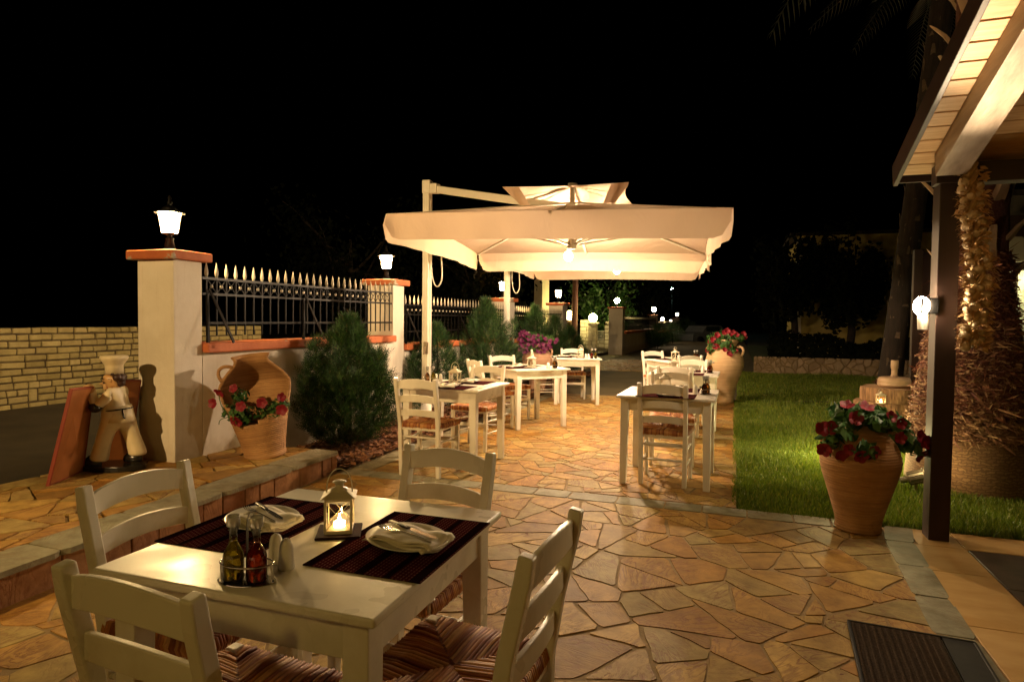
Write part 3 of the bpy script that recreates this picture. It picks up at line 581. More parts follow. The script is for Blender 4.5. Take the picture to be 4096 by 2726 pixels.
def make_chair():
    c = thing('ladderback_chair', '', 'chair', (0, 0, 0))
    rush_seat(c)
    W = 'white_paint'
    for s in (-1, 1):
        MB().path([(s*.178, -.175, 0), (s*.180, -.19, .25), (s*.181, -.195, .45), (s*.183, -.222, .62), (s*.186, -.262, .80), (s*.187, -.272, .862)], [(.036, .040)]*5+[(.034, .036)]).build('rear_leg', W, c, bevel=.006, seg=3)
        MB().path([(s*.190, .180, 0), (s*.192, .178, .25), (s*.192, .175, .472)], [(.030, .030), (.036, .036), (.037, .037)]).build('front_leg', W, c, bevel=.005, seg=2)
    for z0, h, arch in ((.525, .055, .014), (.645, .06, .018), (.765, .070, .024)):   # bowed, arched ladder slats
        secs = []; n = 12
        for i in range(n+1):
            u = -1+2*i/n; x = u*.172; zc = z0; k = (1-u*u); yb = -.197-(zc-.45)*.20-.018*k; t = .015
            secs.append([(x, yb-t/2, zc+arch*k*.75), (x, yb+t/2, zc+arch*k*.75), (x, yb+t/2, zc+h+arch*k), (x, yb-t/2, zc+h+arch*k)])
        MB().loft(secs).build('back_slat', W, c, bevel=.003, seg=2)
    for s in (-1, 1):
        MB().box((s*.188, -.008, .424), (.022, .34, .036), 0).build('seat_rail', W, c, bevel=.003, seg=1)
        for z in (.175, .30): MB().tube([(s*.184, -.185, z), (s*.191, .178, z+.01)], .0095, 8).build('rung', W, c, True)
    MB().box((0, .176, .424), (.35, .022, .036)).build('seat_rail', W, c, bevel=.003, seg=1)
    MB().box((0, -.19, .424), (.33, .022, .036)).build('seat_rail', W, c, bevel=.003, seg=1)
    MB().box((0, .177, .275), (.35, .014, .040)).build('rung', W, c, bevel=.003, seg=1)
    for z in (.22, .345): MB().tube([(-.18, -.187, z), (.18, -.187, z)], .0095, 8).build('rung', W, c, True)
    return c
CH = make_chair(); ch_used = []
def chair(x, y, dx, dy, label, g, r=0): place(CH, ch_used, label, (x, y, .011), facing(dx, dy)+r, g)
FT = (-1.10, 1.515)
G0 = 'chairs around the front table'; G1 = 'chairs at the tables beside the wall'; G2 = 'chairs at the tables beside the lawn'
chair(-1.57, 1.54, 1, .0, 'chair left of the front table, facing right, its back against the step', G0, .03)
chair(-1.09, 2.00, 0, -1, 'chair on the far side of the front table, back towards the path', G0, -.10)
chair(-.68, 1.50, -1, 0, 'chair right of the front table with its rush seat shown from behind', G0, -.05)
chair(-1.10, 1.17, 0, 1, 'chair nearest the camera at the front table, cut by the bottom edge', G0, -.07)
chair(-2.56, 5.05, 0, 1, 'chair with full back view at the table by the first umbrella mast', G1, 0)
chair(-2.59, 6.22, 0, -1, 'chair behind the table by the first umbrella mast, orange seat front showing', G1, -.08)
chair(-2.90, 7.49, .67, .74, 'chair at the near left side of the diagonal table', G1)
chair(-2.93, 8.24, .74, -.67, 'chair at the far left side of the diagonal table', G1)
chair(-2.96, 10.18, .95, .31, 'chair seen from the side next to the purple flower jar', G1)
chair(-2.68, 10.80, .31, -.95, 'chair behind the wall-side table farthest from the camera', G1)
chair(-.545, 5.53, 0, 1, 'chair with full back view at the first table beside the lawn', G2, -.03)
chair(-.57, 6.30, 0, -1, 'chair on the far side of the first table beside the lawn', G2, .12)
chair(-.61, 7.58, .1, 1, 'chair on the near side of the second table beside the lawn', G2)
chair(-.60, 8.62, -.25, -1, 'chair on the far side of the second table beside the lawn', G2)
chair(-.78, 10.05, -.5, .75, 'chair on the near side of the last table before the tall jar', G2)
chair(-1.17, 10.72, .58, -.8, 'chair on the far side of the last table before the tall jar', G2)

def make_table():
    t = thing('dining_table', '', 'table', (0, 0, 0), 0, 'square white dining tables'); W = 'white_paint'
    MB().box((0, 0, .739), (.797, .797, .022)).build('tabletop', W, t, bevel=.006, seg=3)
    for x, y, a, b in ((0, .345, .60, .02), (0, -.345, .60, .02), (.345, 0, .02, .60), (-.345, 0, .02, .60)): MB().box((x, y, .677), (a, b, .102)).build('apron', W, t, bevel=.002, seg=1)
    for sx in (-1, 1):
        for sy in (-1, 1):
            secs = [[(sx*(.365-w)-q*0, sy*(.365-w), z), (sx*.365, sy*(.365-w), z), (sx*.365, sy*.365, z), (sx*(.365-w), sy*.365, z)] for z, w, q in ((0, .052, 0), (.62, .066, 0), (.728, .066, 0))]
            if sx*sy < 0: secs = [r[::-1] for r in secs]
            MB().loft(secs).build('leg', W, t, bevel=.004, seg=2)
    return t
TB = make_table(); tb_used = []
TABLES = [('front', (-1.10, 1.515), .016, 'nearest dining table with all four chairs, laid for two', 'the front table'),
 ('mast', (-2.503, 5.483), -.008, 'dining table in front of the first umbrella mast', 'the table by the first mast'),
 ('diag', (-2.553, 7.875), .835, 'dining table turned diagonally between the umbrella masts', 'the diagonal table'),
 ('jar', (-2.516, 10.304), .32, 'dining table beside the purple flower jar', 'the table by the purple flower jar'),
 ('lawn1', (-.531, 5.661), -.01, 'first dining table beside the lawn, with a chair in front', 'the first table by the lawn'),
 ('lawn2', (-.572, 7.96), -.005, 'second dining table beside the lawn, behind the first', 'the second table by the lawn'),
 ('lawn3', (-.85, 10.38), .62, 'last dining table beside the lawn, before the tall jar', 'the last table by the lawn')]
for k, (x, y), rz, lab, _ in TABLES: place(TB, tb_used, lab, (x, y, .011), rz)

# ---- table settings
ZT = .761
def make_lantern(glow):
    l = thing('candle_lantern', '', 'lantern', (0, 0, 0), 0, 'small metal candle lanterns'); Mt = 'lantern_metal'; h, b = .115, .041
    mb = MB().box((0, 0, .006), (.088, .088, .012)).box((0, 0, h-.004), (.086, .086, .012))
    for sx in (-1, 1):
        for sy in (-1, 1): mb.box((sx*b, sy*b, h/2), (.008, .008, h-.01))
    for k in range(4):
        m4 = Matrix.Rotation(k*PI/2, 4, 'Z')
        for s in (-1, 1): mb.bar(m4 @ Vector((s*.038, -.043, .014)), m4 @ Vector((-s*.038, -.043, h-.012)), .0022, .0022, (0, 0, 1))
    mb.build('frame', Mt, l, bevel=.001, seg=1)
    MB().add([(x*q, y*q, z) for q, z in ((.056, h+.002), (.026, h+.020)) for x, y in ((-1, -1), (1, -1), (1, 1), (-1, 1))], [(0, 1, 2, 3), (7, 6, 5, 4), (0, 4, 5, 1), (1, 5, 6, 2), (2, 6, 7, 3), (3, 7, 4, 0)]).build('roof', Mt, l, bevel=.0015, seg=1)
    MB().lathe([(.03, h+.017), (.026, h+.026), (.014, h+.03), (.014, h+.044), (.024, h+.046), (.02, h+.05), (.001, h+.051)], 14).build('chimney', Mt, l, True)
    MB().tube([(.041*math.cos(a), 0, h+.012+.078*math.sin(a)**.8 if math.sin(a) > 0 else h+.012) for a in [PI*i/16 for i in range(17)]], .0019, 6).build('handle', Mt, l, True)
    mb = MB()
    for k in range(4):
        m4 = Matrix.Rotation(k*PI/2, 4, 'Z'); mb.quad(*[m4 @ Vector(p) for p in ((-.037, -.0385, .012), (.037, -.0385, .012), (.037, -.0385, h-.01), (-.037, -.0385, h-.01))])
    mb.build('glass', 'lantern_glass', l)
    MB().lathe([(.001, .013), (.019, .013), (.020, .030), (.017, .030), (.001, .028)], 16).build('candle', 'candle_glow' if glow else 'wax', l, True)
    if glow: MB().lathe([(.001, .031), (.0045, .037), (.003, .047), (.0005, .056)], 8).build('flame', 'flame', l, True)
    return l
LIT = make_lantern(True); LIT.scale = (.88,)*3; UNL = make_lantern(False); lit_u, unl_u = [], []
def make_bottle(m):
    b = thing('cruet_bottle', '', 'bottle', (0, 0, 0), 0, 'glass oil and vinegar bottles')
    MB().lathe([(.001, .002), (.022, .002), (.0235, .006), (.0235, .062), (.021, .070), (.0095, .090), (.009, .118), (.0125, .121), (.0115, .126)], 20).build('glass', 'clear_glass', b, True)
    MB().lathe([(.001, .112), (.0075, .112), (.008, .127), (.0155, .131), (.016, .152), (.0145, .155), (.013, .153), (.001, .146)], 20).build('stopper', 'frosted_glass', b, True)
    MB().lathe([(.001, .005), (.0215, .005), (.0218, .061), (.019, .068), (.0082, .089), (.0078, .093), (.001, .093)], 18).build('liquid', m, b, True); return b
BT = {k: (make_bottle(k), []) for k in ('olive_oil', 'vinegar', 'dark_vinegar', 'amber_oil')}
def make_rack():
    r = thing('cruet_stand', '', 'cruet stand', (0, 0, 0), 0, 'steel cruet stands')
    def boat(s, z): return [(s*.072*math.cos(a)*(1), s*.040*math.sin(a)*(1-.25*abs(math.cos(a))**3), z) for a in [2*PI*i/28 for i in range(28)]]
    MB().loft([boat(1, 0), boat(1.02, .003), boat(.97, .004)]).build('tray', 'steel', r, bevel=.001, seg=1)
    MB().tube(boat(.92, .045)+[boat(.92, .045)[0]], .0022, 6).build('ring', 'steel', r, True)
    MB().path([(0, .002, .003), (0, .002, .12), (0, .006, .148), (0, .016, .155), (0, .026, .148), (0, .028, .140)], [(.009, .002)]*6, (1, 0, 0)).build('handle', 'dark_handle', r)
    for s in (-1, 1): MB().box((s*.064, 0, .024), (.003, .009, .045)).build('strut', 'steel', r)
    return r
RK = make_rack(); rk_u = []
SH = thing('salt_shaker', '', 'shaker', (0, 0, 0), 0, 'white porcelain salt and pepper shakers')
MB().lathe([(.001, 0), (.0195, 0), (.020, .004), (.0165, .05), (.015, .062), (.011, .071), (.005, .0755), (.001, .0765)], 20).build('body', 'porcelain', SH, True)
mb = MB()
for a in range(5): mb.ball((.004*math.cos(a*1.257), .004*math.sin(a*1.257), .0755), .0012, 6)
mb.build('holes', 'dark_handle', SH); sh_u = []
PL = MB().lathe([(.001, .004), (.07, .004), (.082, .007), (.106, .017), (.108, .019), (.106, .0205), (.083, .0105), (.07, .0085), (.001, .0085)], 40).build('dinner_plate', 'porcelain', None, True)
PL.scale = (1.20, .97, 1.05); pl_u = []
tag(PL, '', 'plate', 'white plates on the laid tables')
def napkin_mb(seed):
    rg = random.Random(seed); mb = MB()
    for lay, (sx, sy, ox, oy, rot, z) in enumerate(((.215, .135, 0, 0, .05, .021), (.205, .125, .008, .004, .12, .0255), (.19, .105, .012, -.006, .2, .030))):
        n, m = 16, 10; o = len(mb.v)
        for j in range(m+1):
            for i in range(n+1):
                u, v = i/n-.5, j/m-.5; x = u*sx+ox; y = v*sy+oy-.03*u*u*4*.3
                zz = z+.004*math.sin(u*9+lay)*math.cos(v*7)+.006*abs(u)*2*abs(v)*2-(.018 if abs(u) > .44 else 0)*(abs(u)-.44)*8
                c, s = math.cos(rot), math.sin(rot); mb.v.append((x*c-y*s, x*s+y*c, zz))
        for j in range(m):
            for i in range(n): a = o+j*(n+1)+i; mb.f.append((a, a+1, a+n+2, a+n+1))
    return mb
NP = napkin_mb(1).build('napkin', 'linen', None, True, solid=.003); tag(NP, '', 'napkin', 'folded cloth napkins on plates'); np_u = []
KN = thing('table_knife', '', 'knife', (0, 0, 0), 0, 'knives laid on napkins')
MB().loft([[(x, -w, z-.002), (x, w, z-.002), (x, w*.8, z+.003), (x, -w*.8, z+.003)] for x, w, z in ((-.105, .006, .003), (-.09, .0085, .003), (-.02, .007, .003), (-.012, .005, .003))]).build('handle', 'dark_handle', KN, True, .001)
MB().loft([[(x, -w, .0022), (x, w, .0022), (x, w, .0038), (x, -w, .0038)] for x, w in ((-.012, .006), (.02, .0085), (.09, .008), (.108, .002))]).build('blade', 'steel', KN)
FK = thing('table_fork', '', 'fork', (0, 0, 0), 0, 'forks laid on napkins')
MB().path([(.10, 0, .003), (.0, 0, .005), (-.045, 0, .004)], [(.009, .002), (.006, .003), (.005, .003)], (0, 1, 0)).build('handle', 'steel', FK, bevel=.001, seg=1)
mb = MB().box((-.056, 0, .003), (.026, .021, .002))
for k in range(4): mb.path([(-.066, -.0085+k*.0057, .003), (-.09, -.0085+k*.0057, .002), (-.105, -.0085+k*.0057, .006)], [(.003, .002)]*3, (0, 1, 0))
mb.build('tines', 'steel', FK); kn_u, fk_u = [], []
PM = MB().box((0, 0, .0015), (.33, .47, .003)).build('placemat', 'woven_mat', None); tag(PM, '', 'placemat', 'dark woven placemats'); pm_u = []
CO = MB().box((0, 0, .004), (.125, .125, .008)).build('coaster', 'coaster', None, bevel=.003); tag(CO, '', 'coaster', 'dark square coasters under lanterns')
co_u = []
def place1(o, used, label, loc, rz):
    q = o if not used else o.copy()
    if used: C.objects.link(q)
    used.append(1); q.location = loc; q.rotation_euler = (0, 0, rz); q['label'] = label; return q
def setting(k, origin, rz, tn, mats, lan, lit, cru, shk, liq, names):
    T = Matrix.Translation((*origin, ZT)) @ Matrix.Rotation(rz, 4, 'Z')
    def P(x, y, z=0): return T @ Vector((x, y, z))
    for (x, y, r, pr), nm in zip(mats, names):
        place1(PM, pm_u, f'dark woven placemat on {tn}, {nm}', P(x, y), rz+r)
        place1(PL, pl_u, f'white plate on {tn}, {nm}', P(x+.01, y-.01, .003), rz+r+pr)
        place1(NP, np_u, f'folded cream napkin on {tn}, {nm}', P(x+.02, y-.01, -.003), rz+r+pr+.15)
        place(KN, kn_u, f'knife across the napkin on {tn}, {nm}', P(x+.015, y+.012, .032), rz+r+pr+.02)
        place(FK, fk_u, f'fork across the napkin on {tn}, {nm}', P(x+.015, y-.025, .031), rz+r+pr+.10)
    place1(CO, co_u, f'dark square coaster under the lantern on {tn}', P(*lan[:2]), rz+lan[2])
    place(LIT if lit else UNL, lit_u if lit else unl_u, f'{"lit" if lit else "unlit"} candle lantern on {tn}', P(*lan[:2], .008), rz+lan[2])
    place(RK, rk_u, f'steel cruet stand with two bottles on {tn}', P(*cru[:2]), rz+cru[2])
    c, s = math.cos(cru[2]), math.sin(cru[2])
    for q, (lq, wd) in zip((-1, 1), liq):
        pr, u = BT[lq]; place(pr, u, f'{wd} bottle in the cruet stand on {tn}', P(cru[0]+q*.029*c, cru[1]+q*.029*s-.006, .003), rz+cru[2])
    for (x, y), wd in zip(shk, ('nearer', 'farther')): place(SH, sh_u, f'{wd} white porcelain shaker on {tn}', P(x, y), rz)
TN = {k: (o, rz, tn) for k, o, rz, _, tn in TABLES}
def lay(k, *a): o, rz, tn = TN[k]; setting(k, o, rz, tn, *a)
AC, VI, OO, DV = ('amber_oil', 'amber oil'), ('vinegar', 'red vinegar'), ('olive_oil', 'yellow green oil'), ('dark_vinegar', 'dark vinegar')
lay('front', [(.243, .03, 0, -.45), (-.245, .03, 0, -.55)], (.025, .035, .5), True, (.015, -.33, .20), [(.052, -.235), (.005, -.215)], (OO, VI), ('under the right plate', 'under the left plate'))
NF = ('on its near side', 'on its far side')
lay('mast', [(.03, -.26, PI/2, .1), (.03, .22, PI/2, -.1)], (.01, -.04, .05), False, (-.31, .08, .3), [(-.30, .18), (-.26, .20)], (AC, ('olive_oil', 'pale oil')), NF)
lay('diag', [(-.23, .03, 0, .2), (.0, .22, PI/2, .1)], (-.02, -.12, .75), False, (.23, -.28, .6), [(.14, -.26), (.12, -.31)], (AC, DV), ('on its left side', 'on its far side'))
lay('jar', [(-.23, .0, 0, .2), (.0, .22, PI/2, .1)], (.07, -.16, -.2), False, (.27, -.28, -.1), [(.19, -.27), (.15, -.24)], (VI, OO), ('on its left side', 'on its far side'))
lay('lawn1', [(0, -.25, PI/2, .05), (0, .24, PI/2, .1)], (-.04, .0, .1), False, (.30, .0, 1.2), [(.22, -.03), (.21, .03)], (DV, AC), NF)
lay('lawn2', [(0, -.24, PI/2, .1), (0, .24, PI/2, 0)], (-.12, .02, .1), False, (.29, .03, 1.3), [(.21, .04), (.2, .1)], (VI, AC), NF)
lay('lawn3', [(0, -.24, PI/2, 0), (0, .24, PI/2, .1)], (-.04, .03, .3), False, (.28, -.05, .3), [(.2, -.04), (.2, .02)], (AC, VI), NF)

# ---- cantilever umbrellas
def make_umbrella(label, cx, cy, rz, zc, mx, my, corner, S=1.5, seed=1):
    u = thing('cantilever_umbrella', label, 'umbrella', (cx, cy, 0), rz, 'cream square cantilever umbrellas')
    Mi = Matrix.Rotation(-rz, 4, 'Z') @ Matrix.Translation((-cx, -cy, 0)); L = lambda x, y, z: Mi @ Vector((x, y, z))
    rg = random.Random(seed); za, hs, zo = zc+.33, .47, zc+.25       # apex of canopy, half vent opening and its height
    # canopy: four sagging panels between corner ribs; corner heights given (FL, FR, BR, BL)
    n, m = 20, 10; cor = [(-1, -1), (1, -1), (1, 1), (-1, 1)]; mb = MB()
    def rim(q, t):                                     # point on outer rim, side q, t in 0..1
        (ax, ay), (bx, by) = cor[q], cor[(q+1) % 4]; za_, zb_ = corner[q], corner[(q+1) % 4]; pull = 1-.045*math.sin(PI*t)
        return Vector(((ax+(bx-ax)*t)*S, (ay+(by-ay)*t)*S, za_+(zb_-za_)*t))*1 if False else Vector(((ax+(bx-ax)*t)*S*(pull if abs(ax-bx) < .1 else 1), (ay+(by-ay)*t)*S*(pull if abs(ay-by) < .1 else 1), za_+(zb_-za_)*t+.015*math.sin(PI*t)))
    for q in range(4):
        (ax, ay), (bx, by) = cor[q], cor[(q+1) % 4]; o = len(mb.v)
        for j in range(m+1):
            v = j/m
            for i in range(n+1):
                t = i/n; p = rim(q, t); c = Vector(((ax+(bx-ax)*t)*hs, (ay+(by-ay)*t)*hs, zo)); g = p.lerp(c, v); g.z -= .035*math.sin(PI*v)*(1-abs(2*t-1)**2)*.8; mb.v.append(tuple(g))
        for j in range(m):
            for i in range(n): a = o+j*(n+1)+i; mb.f.append((a, a+1, a+n+2, a+n+1))
    mb.build('canopy', 'canvas', u, True)
    for q in range(4):                                 # valance flap of each side, rounded lower corners
        mb = MB(); n = 44; ph = rg.random()*6
        (ax, ay), (bx, by) = cor[q], cor[(q+1) % 4]; nx, ny = (by-ay)/2, -(bx-ax)/2; rows = 7
        for j in range(rows):
            v = j/(rows-1)
            for i in range(n+1):
                t = i/n; ex = min(t, 1-t)*2*S; drop = .245 if ex > .16 else .245*(.42+.58*math.sqrt(max(0, 1-((.16-ex)/.16)**2)))
                e = .018*v*(1-t)*0; p = rim(q, .004+t*.992); wv = (.012*math.sin(t*17+ph)+.010*math.sin(t*41+ph*2)+.03*math.sin(t*5+ph))*v
                mb.v.append((p.x+nx*(wv+.005*v+.004), p.y+ny*(wv+.005*v+.004), p.z-drop*v+.002))
        for j in range(rows-1):
            for i in range(n): a = j*(n+1)+i; mb.f.append((a, a+1, a+n+2, a+n+1))
        mb.build('valance', 'canvas', u, True)
    mb = MB(); hv, zv = .63, zo+.035; n = 10             # raised vent roof
    rv = []
    for q in range(4):
        (ax, ay), (bx, by) = cor[q], cor[(q+1) % 4]
        for i in range(n):
            t = i/n; s = 1-.10*math.sin(PI*t); rv.append(Vector(((ax+(bx-ax)*t)*hv*(s if abs(ax-bx) < .1 else 1), (ay+(by-ay)*t)*hv*(s if abs(ay-by) < .1 else 1), zv+.14-.0*math.sin(PI*t))))
    k = len(rv); top = Vector((0, 0, zv+.245)); mid = [p.lerp(top, .5)+Vector((0, 0, -.012)) for p in rv]
    mb.v = [tuple(p) for p in rv+mid]+[tuple(top)]
    for i in range(k): j = (i+1) % k; mb.f += [(i, j, k+j, k+i), (k+i, k+j, 2*k)]
    for q in range(4):                                 # corner gussets tying the vent down to the canopy
        (ax, ay) = cor[q]; tp = Vector((ax*hv, ay*hv, zv+.14)); l = Vector((ax*(hv-.17), ay*hv*.97, zv+.135)); r_ = Vector((ax*hv*.97, ay*(hv-.17), zv+.135)); bt = Vector((ax*hs*.98, ay*hs*.98, zo+.01))
        bl = Vector((ax*(hs-.10), ay*hs, zo+.008)); br_ = Vector((ax*hs, ay*(hs-.10), zo+.008))
        o = len(mb.v); mb.v += [tuple(v) for v in (tp, l, bl, bt, br_, r_)]; mb.f += [(o, o+1, o+2, o+3), (o, o+3, o+4, o+5)]
    mb.build('vent_roof', 'canvas', u, True)
    hub = Vector((0, 0, zc-.09)); Wm = 'white_metal'
    MB().lathe([(.001, -.05), (.05, -.045), (.055, 0), (.045, .03), (.028, .05), (.028, .62), (.05, .63), (.05, .655), (.001, .665)], 16, hub).build('hub', Wm, u, True)
    for q in range(4):
        (ax, ay), (bx, by) = cor[q], cor[(q+1) % 4]
        mid = (corner[q]+corner[(q+1) % 4])/2
        for px, py, pz in ((ax*S*.99, ay*S*.99, corner[q]), ((ax+bx)/2*S*.94, (ay+by)/2*S*.94, mid+.005)):
            rb = MB().bar((px*.02, py*.02, za+.02), (px, py, pz-.01), .028, .02, (0, 0, 1)).build('rib', Wm, u, bevel=.002, seg=1)
            MB().bar((px*.03, py*.03, hub.z), (px*.52, py*.52, za+.02+(pz-za-.03)*.52-.02), .022, .016, (0, 0, 1)).build('strut', Wm, rb)
    pole = L(mx, my, 0)
    MB().box((pole.x, pole.y, 1.51), (.085, .10, 3.0), -rz).build('mast', Wm, u, bevel=.008)
    mb = MB()
    for k in (-1, 0, 1): mb.box((pole.x+.047, pole.y+k*.026, 1.5), (.006, .012, 2.7)).box((pole.x+k*.024, pole.y-.052, 1.5), (.010, .006, 2.7))
    mb.build('mast_groove', Wm, u)
    MB().box((pole.x, pole.y, 3.0), (.105, .12, .16)).build('mast_cap', Wm, u, bevel=.012)
    MB().bar((pole.x+.03, pole.y, 2.98), (pole.x+.15, pole.y*.93, 2.97), .09, .12, (0, 0, 1)).build('arm_bracket', Wm, u, bevel=.01)
    MB().bar((pole.x+.12, pole.y*.95, 2.965), (0, 0, zc+.30), .055, .085, (0, 0, 1)).build('arm', Wm, u, bevel=.008)
    MB().lathe([(.001, 0), (.10, 0), (.10, .015), (.068, .03), (.065, .42), (.001, .42)], 20, (pole.x, pole.y, .02)).build('base_sleeve', Wm, u, True)
    cr = MB().box((pole.x+.01, pole.y-.055, 1.02), (.06, .03, .15)).build('crank_plate', 'bronze_fitting', u, bevel=.01)
    MB().tube([(pole.x+.01, pole.y-.075, 1.03), (pole.x+.01, pole.y-.10, 1.03), (pole.x+.01, pole.y-.10, .95), (pole.x+.01, pole.y-.13, .95)], .009, 8).build('crank_handle', 'bronze_fitting', cr, True)
    e = Vector((pole.x+.17, pole.y-.28, zc-.06))
    MB().tube(bez([e, e+Vector((-.05, 0, -.28)), e+Vector((.03, .02, -.62)), e+Vector((.11, .02, -.40))], 14)+bez([e+Vector((.11, .02, -.40)), e+Vector((.13, .02, -.3)), e+Vector((.10, .0, -.1)), e+Vector((.10, .05, .02))], 8)[1:], .008, 6).build('rope', 'rope', u, True)
    MB().tube([e+Vector((-.09, .1, -.08)), e+Vector((-.09, .1, -.36))], [.006, .006], 6).build('tassel', 'rope', u)
    return u
make_umbrella('near cream square umbrella with vent roof, its mast in front of the fence', -1.70, 6.72, .114, 2.295, -3.62, 7.05, (2.33, 2.30, 2.235, 2.275), seed=3)
make_umbrella('second cream umbrella behind the near one, only its valances visible', -1.95, 9.95, .10, 2.36, -3.80, 10.45, (2.40, 2.38, 2.34, 2.36), seed=8)
def hang_bulb(label, loc, ztop):
    p = thing('hanging_bulb', label, 'light bulb', loc, 0, 'lit bulbs under the umbrellas'); d = ztop-loc[2]
    MB().tube([(0, 0, .05), (0, 0, d)], .004, 6).build('cord', 'black_metal', p)
    MB().lathe([(.001, .095), (.018, .095), (.018, .05), (.014, .045), (.001, .045)], 12).build('socket', 'white_metal', p, True)
    MB().ball((0, 0, .004), .047, 18, 1.12).build('bulb', 'bulb', p, True)
hang_bulb('lit bulb hanging under the near umbrella beside its hub', (-1.80, 6.97, 2.10), 2.48)
hang_bulb('lit bulb hanging under the second umbrella, in front of its back valance', (-1.72, 9.60, 2.135), 2.26)

# ---- clay jars
def jar(label, name, loc, rz, prof, mat, handles=True, hz=.0, hr=.0, group='big clay jars', wob=.008, size=1):
    j = thing(name, label, 'jar', loc, rz, group)
    P = [(r*size, z*size) for r, z in prof]
    inner = [(max(.002, r-.022), z) for r, z in reversed(P) if z > .12]; ro = P[-1][0]
    MB().lathe([(.002, 0)]+P+[(ro-.008, P[-1][1]+.008)]+inner+[(.002, inner[-1][1])], 48, wob=wob).build('body', mat, j, True)
    if handles:
        for s in (-1, 1):
            a = Vector((s*hr*size, 0, hz*size)); MB().tube(bez([a+Vector((-s*.05, 0, .05)), a+Vector((s*.075, 0, .09)), a+Vector((s*.09, 0, -.03)), a+Vector((s*.03, 0, -.09))], 12), [.021]*13, 10).build('handle', mat, j, True)
    return j
FRONTJ = [(r*.93, z*.98) for r, z in [(.150, 0), (.155, .012), (.148, .035), (.155, .08), (.178, .16), (.212, .27), (.245, .37), (.262, .44), (.265, .48), (.255, .535), (.228, .595), (.18, .65), (.125, .685), (.098, .70), (.095, .715), (.112, .735), (.108, .755)]]
jar('clay jar with red petunias on the paving beside the dark post', 'clay_jar', (.80, 4.72, .014), .2, FRONTJ, 'clay', True, .60, .17)
BIGJ = [(.155, 0), (.165, .015), (.158, .04), (.165, .12), (.19, .25), (.235, .40), (.285, .54), (.313, .64), (.318, .70), (.305, .78), (.27, .85), (.225, .895), (.20, .93), (.185, .97), (.195, 1.01), (.225, 1.05), (.22, 1.075)]
jar('tall pale clay jar with red petunias at the end of the path', 'clay_jar', (-.165, 11.37, .0), -.35, BIGJ, 'pale_clay', True, .905, .25)
jar('pink clay jar with purple petunias beside the wall', 'clay_jar', (-3.62, 11.75, .03), -.15, [(r*.95, z*.83) for r, z in BIGJ], 'pink_clay', True, .74, .24)
# broken jar: the front of the shoulder is missing and the plants grow out of it
bj = thing('broken_jar', 'broken clay jar on the platform with its front shoulder missing', 'jar', (-3.80, 4.40, PZ), 0, 'big clay jars'); FD = math.atan2(-4.40, 3.80)
PB = [(.168, 0), (.176, .012), (.172, .04), (.185, .12), (.215, .26), (.25, .40), (.285, .53), (.302, .61), (.303, .66), (.288, .69), (.258, .735), (.218, .778), (.175, .818), (.146, .848), (.136, .872), (.138, .895), (.154, .915), (.156, .925)]
PBf = []
for (r0, z0), (r1, z1) in zip(PB[:-1], PB[1:]):
    for i in range(4): PBf.append((r0+(r1-r0)*i/4, z0+(z1-z0)*i/4))
PBf.append(PB[-1])
bj.scale = (.92, .92, .95); bj.rotation_mode = 'AXIS_ANGLE'; bj.rotation_axis_angle = (R(8), .653, -.757, 0)
def keepj(a, z, r):
    d = (a-FD+PI) % (2*PI)-PI; ad = abs(d)/R(95)
    if ad > 1: return True
    return z < .335+.035*math.sin(5*d+.6)+.30*ad**2.2+.03*(d > .3) or False
MB().lathe(PBf, 96, keep=keepj).build('body', 'clay', bj, True, solid=.026)
MB().lathe([(.001, .30), (.22, .30)], 30).build('soil', 'bed_soil', bj)
sv = Vector((math.cos(FD-PI/2-.1), math.sin(FD-PI/2-.1), 0)); a = sv*.15
MB().tube(bez([sv*.165+Vector((0, 0, .835)), sv*.285+Vector((0, 0, .885)), sv*.325+Vector((0, 0, .79)), sv*.268+Vector((0, 0, .715))], 12), .015, 10).build('handle', 'clay', bj, True)

# ---- plants
def leaf_mesh(name, mat, parent, pts, rg, lo=.022, hi=.042):
    mb = MB()
    for p, nrm in pts:
        L = rg.uniform(lo, hi); n = Vector(nrm)+Vector((rg.uniform(-1, 1), rg.uniform(-1, 1), rg.uniform(-.6, 1)))*.7; n.normalize()
        t_ = n.orthogonal(); t_ = Matrix.Rotation(rg.uniform(0, 2*PI), 3, n) @ t_; s_ = n.cross(t_); p = Vector(p)
        mb.add([p-t_*L, p+s_*L*.55-t_*.1*L-n*L*.15, p+t_*L-n*L*.1, p-s_*L*.55-t_*.1*L-n*L*.15, p-n*L*.02], [(0, 1, 4), (1, 2, 4), (2, 3, 4), (3, 0, 4)])
    return mb.build(name, mat, parent)
def flower_mb(rg, r=.036):
    mb = MB(); n = 20; c = (0, 0, -r*.55); ring = []; mid = []
    for i in range(n):
        a = 2*PI*i/n; lob = .84+.16*abs(math.cos(2.5*a))**.6; ring.append((r*lob*math.cos(a), r*lob*math.sin(a), r*.10*math.sin(5*a+1)+rg.uniform(-.1, .1)*r)); mid.append((r*.35*math.cos(a), r*.35*math.sin(a), -r*.12))
    mb.v = ring+mid+[c]
    for i in range(n): j = (i+1) % n; mb.f += [(i, j, n+j, n+i), (n+i, n+j, 2*n)]
    return mb
FLW = {}
